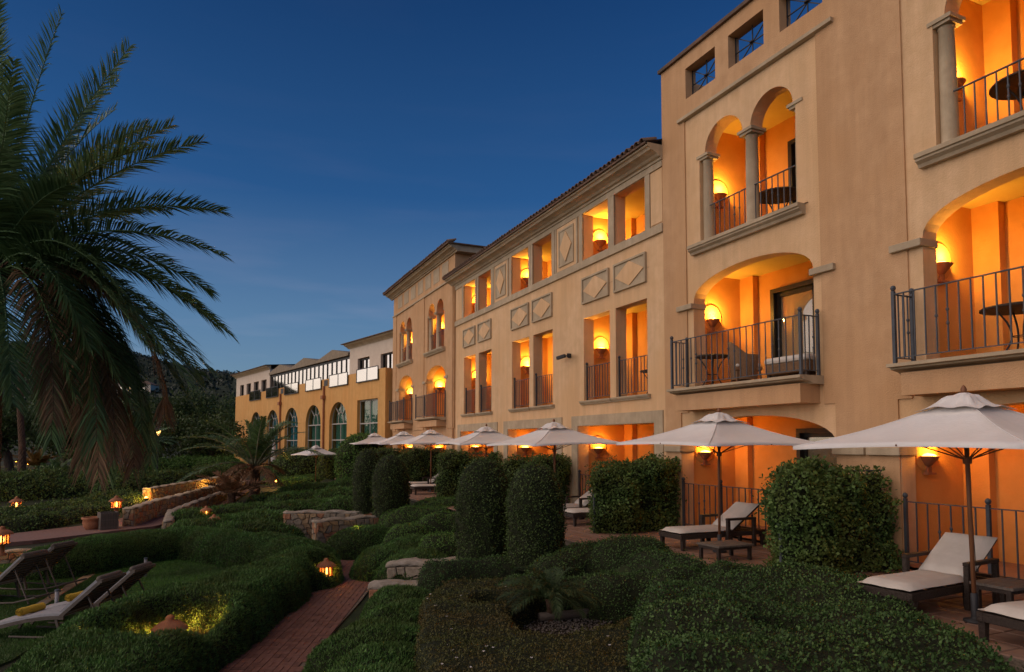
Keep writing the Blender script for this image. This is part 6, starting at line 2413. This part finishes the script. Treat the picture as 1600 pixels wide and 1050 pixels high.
# dry fronds that hang straight down from the crown
DRY = [(172, 738, 2.4, -.2), (150, 700, 2.2, .5), (212, 742, 2.6, .2), (118, 690, 1.9, -.5), (100, 650, 1.8, .6), (262, 650, 2.6, .2), (195, 690, 2.4, -.7), (275, 655, 2.7, -.2), (135, 735, 2.2, .1), (14, 690, 1.2, -.8), (205, 720, 2.6, -.3), (182, 715, 2.5, .4), (165, 745, 2.4, .3), (190, 748, 2.5, -.5), (140, 660, 2.2, -.9), (216, 690, 2.6, .4), (125, 720, 2.0, .7), (70, 640, 1.6, .5), (222, 728, 2.6, .6)]
for k, (tx, ty, lift, fw) in enumerate(DRY):
    start = crown + cam_off((tx + 14) * mpp * .05, -.15, fw * .05)
    tip = crown + cam_off((tx + 14) * mpp, (425 - ty) * mpp, fw)
    c1 = crown + cam_off((tx + 14) * mpp * .55, .35 + .12 * lift, fw * .5)
    c2 = crown + cam_off((tx + 14) * mpp * 1.0, (425 - ty) * mpp * .35, fw)
    tt = np.linspace(0, 1, 16)[:, None]
    pts = (1 - tt) ** 3 * start + 3 * tt * (1 - tt) ** 2 * c1 + 3 * tt ** 2 * (1 - tt) * c2 + tt ** 3 * tip
    frond(palm, pts, L_DEAD if k % 3 else L_PALM, .74, 100, 1.1, .026, 300 + k, random.uniform(-.6, .6), .9, .1, .024, .22, stem=PALMBARK)
# fibrous skirt under the crown
for k in range(26):
    a = random.uniform(0, 6.28)
    s0 = crown + np.array([math.cos(a) * .22, math.sin(a) * .22, random.uniform(-.5, .1)])
    e = s0 + np.array([math.cos(a) * .35, math.sin(a) * .35, random.uniform(.1, .35)])
    MB().tube([tuple(s0), tuple((s0 + e) / 2 + np.array([0, 0, -.02])), tuple(e)], [.05, .035, .02], 6).build('leaf_stub', PALMBARK, palm)


def small_palm(label, x, y, zb, ht, nf, L, leafmat, seed, lift=.35, up=(10, 75), lmax=.28, width=.022, tr=.09, nl=34, dry=0, droop=.5, name='palm', group=None, stem=None):
    rg = random.Random(seed)
    root = thing(name, label, 'palm', (x, y, zb), 0, group)
    trunk(root, [(0, 0, -.1), (.02, .01, ht * .5), (0, 0, ht)], [tr * 1.2, tr, tr * 1.15], PALMBARK, seed=seed)
    for k in range(nf):
        a = 2 * math.pi * (k * .382 + .03 * rg.random())
        el = R(rg.uniform(*up))
        l_ = L * rg.uniform(.8, 1.1)
        tip = np.array([math.cos(a) * math.cos(el) * l_, math.sin(a) * math.cos(el) * l_, ht + math.sin(el) * l_ * .75 - .10 * l_])
        st = np.array([math.cos(a) * tr * .5, math.sin(a) * tr * .5, ht - .02])
        frond(root, arch_pts(st, tip, lift * l_ * rg.uniform(.7, 1.2)), leafmat, lmax * l_ / L, nl, droop, width, seed * 50 + k, rg.uniform(-.3, .3), .97, .5, .012 * L, .16, stem=stem)
    for k in range(dry):
        a = rg.uniform(0, 6.28)
        l_ = L * rg.uniform(.5, .8)
        tip = np.array([math.cos(a) * l_ * .75, math.sin(a) * l_ * .75, ht - l_ * rg.uniform(.1, .6)])
        frond(root, arch_pts(np.array([0, 0, ht - .08]), tip, .25 * l_), L_DEAD, lmax * .8, nl, .5, width, seed * 70 + k, 0, .9, .2, .012 * L, .2)
    return root


x, y = at(858, 963, -.62)
small_palm('small arching palm with fine leaves in the gravel bed, amid the foreground hedges', x, y, -.66, .30, 34, .76, L_FINE, 5, .46, (-15, 66), .20, .0075, .045, 58, 0, .8)
STUBSTEM = mat('pale_palm_stem', (0.16, 0.17, 0.10), (0.24, 0.25, 0.15), 6, 0.6)
x, y, z = far(398, 725, 33)
small_palm('young feather palm with stiff upswept fronds in front of the ochre wing', x, y, tz(x, y) - .1, 1.65, 27, 3.9, L_PALM2, 6, .30, (-4, 82), .62, .040, .22, 60, 7, .55, stem=STUBSTEM)
x, y, z = far(362, 770, 30)
small_palm('spiky clump of dry grey-brown leaves at the foot of the young feather palm', x, y, tz(x, y), .7, 20, 1.7, L_DEAD, 7, .12, (5, 70), .5, .05, .14, 26, 3, .25)
x, y = at(84, 786, -1.1)
small_palm('low palm tuft with a stubby trunk beyond the brick road', x, y, tz(x, y), .55, 24, 1.5, L_PALM2, 8, .25, (15, 80), .42, .034, .20, 30, 2, .4)
x, y, z = far(208, 745, 38)
small_palm('stout palm behind the hanging dry fronds on the far lawn', x, y, tz(x, y), 2.2, 24, 2.6, L_PALM, 9, .2, (-20, 60), .5, .05, .28, 34, 6, .5)


# =====================================================================================
# BACKGROUND TREES AND HILLS
# =====================================================================================
def tree(label, x, y, zb, ht, blobs, leafmat, seed, size=.22, n=5200, tr=.18, name='tree', cat='tree', lean=0.0, group='trees at the back of the garden', limbs=6):
    """blobs: [(dx, dy, z, r)] in metres about the foot"""
    rg = np.random.default_rng(seed)
    root = thing(name, label, cat, (x, y, zb), 0, group)
    top = np.mean([b[:3] for b in blobs], axis=0)
    tk = trunk(root, [(0, 0, -.2), (lean * .3, 0, ht * .3), (top[0] * .7 + lean, top[1] * .7, top[2])], [tr * 1.3, tr, tr * .35], BARK, False, seed=seed)
    for k, b in enumerate(blobs[:limbs]):
        s = np.array([top[0] * .4 + lean * .6, top[1] * .4, ht * .38])
        e = np.array(b[:3])
        m_ = (s + e) / 2 + rg.normal(0, .15, 3)
        MB().tube([tuple(s), tuple(m_), tuple(e)], [tr * .5, tr * .32, tr * .12], 6).build('limb', BARK, root)
    vol = np.array([b[3] ** 2 for b in blobs])
    cl = rg.choice(len(blobs), max(40, n // 40), p=vol / vol.sum())
    B = np.array(blobs)[cl]
    dirs = rg.normal(size=(len(cl), 3))
    dirs /= np.linalg.norm(dirs, axis=1)[:, None]
    rad = rg.random(len(cl)) ** .33
    C = B[:, :3] + dirs * (B[:, 3] * rad)[:, None] * np.array([1, 1, .8])
    c2 = rg.integers(0, len(C), n)
    sp = B[c2, 3] * .20
    p = C[c2] + rg.normal(size=(n, 3)) * sp[:, None] * np.array([1, 1, .7])
    d = rg.normal(size=(n, 3)) + np.array([0, 0, .2])
    d /= np.linalg.norm(d, axis=1)[:, None]
    w = np.cross(d, rg.normal(size=(n, 3)))
    w /= np.linalg.norm(w, axis=1)[:, None]
    Ls = size * rg.uniform(.6, 1.3, n)
    mid_ = p + d * (Ls * .5)[:, None]
    W = Ls * .3
    V = np.stack([p, mid_ + w * W[:, None], p + d * Ls[:, None], mid_ - w * W[:, None]], 1).reshape(-1, 3)
    arrays('crown', V, np.arange(4 * n).reshape(-1, 4), leafmat, root, kind='stuff')
    return root


def far_tree(label, px, pbase, dist, w_px, top_px, leafmat, seed, shape='round', **k):
    x, y, _ = far(px, 700, dist)
    g = tz(x, y)
    m = dist / FPX
    ztop = EYE + (693 - top_px) * m - g
    r = w_px * m / 2
    rg = random.Random(seed)
    blobs = []
    nb = 9
    for i in range(nb):
        a = rg.uniform(0, 6.28)
        t = (i + .5) / nb
        if shape == 'cone':
            z = ztop * (.2 + .75 * t)
            rr = r * (1.05 - .85 * t)
            blobs.append((math.cos(a) * rr * .4, math.sin(a) * rr * .4, z, rr * .75))
        else:
            z = ztop * (.40 + .42 * t) if shape == 'round' else ztop * (.25 + .55 * t)
            rr = r * rg.uniform(.42, .6)
            q = r * .62 * math.sqrt(rg.random())
            blobs.append((math.cos(a) * q, math.sin(a) * q, z, rr))
    return tree(label, x, y, g, ztop, blobs, leafmat, seed, **k)


far_tree('dark spreading tree at the left edge with a leaning forked trunk lit from below', 20, 720, 40, 150, 615, L_TREE, 61, size=.20, n=6500, lean=-.8, tr=.22)
far_tree('dark broad tree behind the hanging dry fronds, left part of the grove', 100, 720, 47, 150, 625, L_TREE, 62, size=.24, n=6500)
far_tree('dark tree in the middle of the grove, right behind the curtain of dry fronds', 180, 720, 52, 140, 640, L_TREE, 63, size=.25, n=5200)
far_tree('bushy dark tree directly behind the lamp post', 250, 715, 58, 110, 645, L_TREE, 64, size=.26, n=4500, shape='bush')
far_tree('rounded dark tree left of the young feather palm', 330, 715, 56, 120, 655, L_TREE, 65, size=.25, n=5200, shape='bush')
far_tree('pointed dark cypress-like tree before the hill, left of the ochre wing', 330, 700, 95, 60, 622, L_TREE, 66, 'cone', size=.36, n=3800)
far_tree('broad tree touching the left end of the ochre wing', 372, 710, 78, 90, 632, L_TREE, 67, size=.32, n=4200, shape='bush')
far_tree('tall thin tree between the grove and the hill, above the lamp post', 285, 700, 90, 80, 628, L_TREE, 68, size=.36, n=3600)
far_tree('dense tree far left beyond the leaning tree', -40, 715, 55, 130, 620, L_TREE, 69, size=.26, n=3500)
far_tree('small spreading tree lit orange at its trunk, between two hanging fronds', 128, 725, 40, 70, 680, L_CREEP, 70, size=.13, n=2600, tr=.08)
far_tree('dark tree filling the gap between the thin trunk and the hill', 60, 715, 66, 120, 632, L_TREE, 71, size=.3, n=4200)

far_tree('wide dark tree before the hill, left of the lamp post', 205, 700, 75, 120, 612, L_TREE, 72, size=.32, n=5200)
far_tree('tall dark tree before the hill, between the lamp post and the ochre wing', 298, 700, 80, 110, 604, L_TREE, 73, size=.32, n=5200)
far_tree('tall dark tree beside the left end of the ochre wing', 350, 700, 88, 90, 612, L_TREE, 74, size=.34, n=4600)
far_tree('tall dark tree seen between the hanging fronds at the far left', 95, 700, 80, 130, 600, L_TREE, 75, size=.34, n=5200)

# tall thin trunk near the left edge
x, y, _ = far(33, 700, 36)
t = thing('thin_palm', 'tall thin leaning palm trunk near the left edge, its foot lit orange', 'palm tree', (x, y, tz(x, y)))
trunk(t, [tuple(cam_off(.1, 0, 0)), tuple(cam_off(.06, 2.0, 0)), tuple(cam_off(-.15, 4.0, 0)), tuple(cam_off(-.12, 6.5, 0))], [.20, .15, .13, .14], PALMBARK, seed=8)
for k in range(16):
    a = R(360 * k * .382)
    st = np.array(cam_off(-.12, 6.5, 0))
    tip = st + np.array([math.cos(a) * 1.6, math.sin(a) * 1.6, random.uniform(-.6, .9)])
    frond(t, arch_pts(st, tip, .5), L_PALM, .5, 34, .6, .04, 800 + k, 0, .95, .3, .02, .15)
x, y = atg(54, 735)
small_palm('fan of spiky leaves lit bright orange beside the tall thin trunk', x, y + .6, tz(x, y), .25, 26, 2.1, L_LAMPLIT, 12, .15, (15, 80), .5, .06, .14, 26, 0, .3)

# hills
hx = np.linspace(-700, 420, 140)
for nm, dist, prof, sd in (('hills', 620, [(-700, 95), (-460, 92), (-345, 84), (-300, 70), (-240, 62), (-180, 66), (-110, 58), (-40, 48), (60, 42), (420, 40)], 1), ('near_hill', 330, [(-500, 22), (-190, 24), (-150, 27), (-120, 33), (-95, 32), (-60, 27), (-20, 24), (60, 20), (420, 16)], 2)):
    dl = np.linspace(0, 1, 26)
    LAT, T_ = np.meshgrid(hx * (1 if dist > 500 else .6), dl)
    hh = np.interp(LAT, [p[0] for p in prof], [p[1] for p in prof])
    Zz = hh * np.sin(np.clip(T_ * 1.25, 0, 1) * math.pi / 2) ** .8 + (1.6 * vnoise(LAT, T_ * 160, sd, .16) + 2.2 * vnoise(LAT, T_ * 160, sd + 5, .06)) * T_
    D_ = dist * (.68 + .40 * T_)
    Xh = _R[0] * LAT + math.sin(_ya) * D_
    Yh = _R[1] * LAT + math.cos(_ya) * D_
    ii = np.arange(LAT.size).reshape(LAT.shape)
    F = np.stack([ii[:-1, :-1], ii[:-1, 1:], ii[1:, 1:], ii[1:, :-1]], -1).reshape(-1, 4)
    V = np.stack([Xh, Yh, Zz], -1).reshape(-1, 3)
    ho = arrays(nm, V, F, HILL, smooth=True)
    tag(ho, kind='structure')
    o = leaves(V, F, 'creeper', .16 if dist > 500 else .50, 2.4 if dist > 500 else 1.5, np.random.default_rng(sd), shoots=0)
    tag(arrays('hill_woods', o[0], o[1], leaf_mat('hill_leaf', (.010, .019, .014), (.022, .036, .024), None, trans=0), kind='stuff'), kind='stuff')
x, y, z = far(216, 603, 300)
t = thing('hill_house', 'small pale villa with lit windows on the wooded hill, seen through the palm fronds', 'house', (x, y, z - 3), R(-20))
MB().box(-7, 7, -4, 4, -6, 3.4).build('wall', CREAM, t)
MB().add([(-7.6, -4.6, 3.4), (7.6, -4.6, 3.4), (7.6, 4.6, 3.4), (-7.6, 4.6, 3.4), (-4, 0, 5.2), (4, 0, 5.2)], [(0, 1, 5, 4), (1, 2, 5), (2, 3, 4, 5), (3, 0, 4), (0, 3, 2, 1)]).build('roof', TILE, t)
WINLIT = glow('villa_window_glow', (1.0, .62, .28), 1.2)
for k in range(4):
    w = MB().box(-5.6 + 3.1 * k, -4.2 + 3.1 * k, -4.06, -4.0, .6, 2.3).build('window', DOOR_FRAME, t)
    MB().box(-5.5 + 3.1 * k, -4.3 + 3.1 * k, -4.09, -4.07, .7, 2.2).build('pane', WINLIT if k in (1, 2) else COATED, w)

# closed parasols on the far terrace
for px, lab in ((428, 'closed cream parasol nearer the young palm, before the teal windows'), (443, 'closed cream parasol right of its twin, before the teal windows'), (412, 'closed cream parasol half hidden by the young palm')):
    x, y, _ = far(px, 700, 54)
    t = thing('closed_parasol', lab, 'parasol', (x, y, -.15), 0, 'closed parasols by the far wing')
    MB().lathe([(.05, .55), (.20, .60), (.23, .9), (.18, 1.5), (.09, 2.1), (.02, 2.3)], (0, 0, 0), 10).build('folded_canopy', CANVAS, t, smooth=True)
    MB().tube([(0, 0, 0), (0, 0, 2.4)], .03, 8).build('pole', WOOD, t)
    MB().lathe([(.25, 0), (.25, .06), (.04, .08)], (0, 0, 0), 10).build('base', IRON_DK, t)

# lawn grass
lw_ = [at(px, py, -1.19) for px, py in lawn_px]
lx, ly = np.array([p[0] for p in lw_]), np.array([p[1] for p in lw_])
N_ = 420000
gx_, gy_ = rng.uniform(max(lx.min(), -9), lx.max(), N_), rng.uniform(ly.min(), ly.max(), N_)
ins = (poly_sdf(gx_, gy_, lw_) > 0) & (poly_sdf(gx_, gy_, P1) < .05)
ins &= ~((np.abs(seg_dist(gx_, gy_, [at(192, 868, -1.2), at(60, 948, -1.2)])) < .11))
gx_, gy_ = gx_[ins], gy_[ins]
n = len(gx_)
p = np.stack([gx_, gy_, np.full(n, -1.19)], -1)
d = rng.normal(size=(n, 3)) * .45 + np.array([0, 0, 1.0])
L_ = rng.uniform(.018, .036, n)
w = rng.normal(size=(n, 3))
w[:, 2] = 0
w /= np.linalg.norm(w, axis=1)[:, None]
V = np.stack([p - w * .004, p + w * .004, p + d * L_[:, None]], 1).reshape(-1, 3)
tag(arrays('grass', V, np.arange(3 * n).reshape(-1, 3), L_GRASS, kind='stuff'), kind='stuff')



def tuft(label, x, y, z, n, ln, seed, wd=.006):
    rg = np.random.default_rng(seed)
    a = rg.uniform(0, 2 * math.pi, n)
    tilt = rg.uniform(.1, .9, n)
    dr = np.stack([np.cos(a) * tilt, np.sin(a) * tilt, np.ones(n)], -1)
    dr /= np.linalg.norm(dr, axis=1)[:, None]
    L_ = ln * rg.uniform(.5, 1.15, n)
    b = np.stack([rg.normal(0, ln * .22, n), rg.normal(0, ln * .22, n), np.zeros(n)], -1)
    w = np.cross(dr, rg.normal(size=(n, 3)))
    w /= np.linalg.norm(w, axis=1)[:, None]
    m = b + dr * (L_ * .55)[:, None]
    e = b + dr * L_[:, None] + np.stack([np.cos(a), np.sin(a), -.6 * np.ones(n)], -1) * (L_ * .22 * tilt)[:, None]
    V = np.stack([b - w * wd, b + w * wd, m + w * wd * .8, m - w * wd * .8, e], 1).reshape(-1, 3)
    k = 5 * np.arange(n)[:, None]
    F = np.concatenate([k + np.array([[0, 1, 2]]), k + np.array([[0, 2, 3]]), k + np.array([[3, 2, 4]])])
    t = thing('grass_tuft', label, 'plant', (x, y, z))
    arrays('blades', V, F, L_LAMPLIT, t, kind='stuff')
    return t


x, y = at(300, 1030, -1.2)
tuft('tuft of fine grass glowing gold beside the lantern in the big hedge\'s hollow', x, y, -1.2, 620, .46, 1)
x, y = at(322, 1024, -1.15)
tuft('second tuft of golden lit grass, farther from the lantern in the hollow', x, y, -1.16, 520, .42, 2)

# small white blossoms scattered on the bronze hedge
bp = [at(px, py, -.325) for px, py in ((668, 937), (672, 930), (680, 948), (705, 985), (700, 1010), (706, 1018), (713, 1030), (690, 1040), (760, 1012), (755, 1020), (770, 1014), (950, 996), (952, 1010), (790, 918), (698, 965), (735, 1045), (830, 1030), (720, 932))]
vs, fs = [], []
for x, y in bp:
    z = -.315
    for k in range(5):
        a = 2 * math.pi * k / 5 + random.random()
        o = len(vs)
        vs += [(x, y, z), (x + .014 * math.cos(a - .5), y + .014 * math.sin(a - .5), z + .008), (x + .022 * math.cos(a), y + .022 * math.sin(a), z + .01), (x + .014 * math.cos(a + .5), y + .014 * math.sin(a + .5), z + .008)]
        fs.append((o, o + 1, o + 2, o + 3))
bl = arrays('blossoms', np.array(vs), np.array(fs), mat('white_petal', (.6, .56, .55), (.7, .66, .64), 5, .7))
tag(bl, kind='stuff')
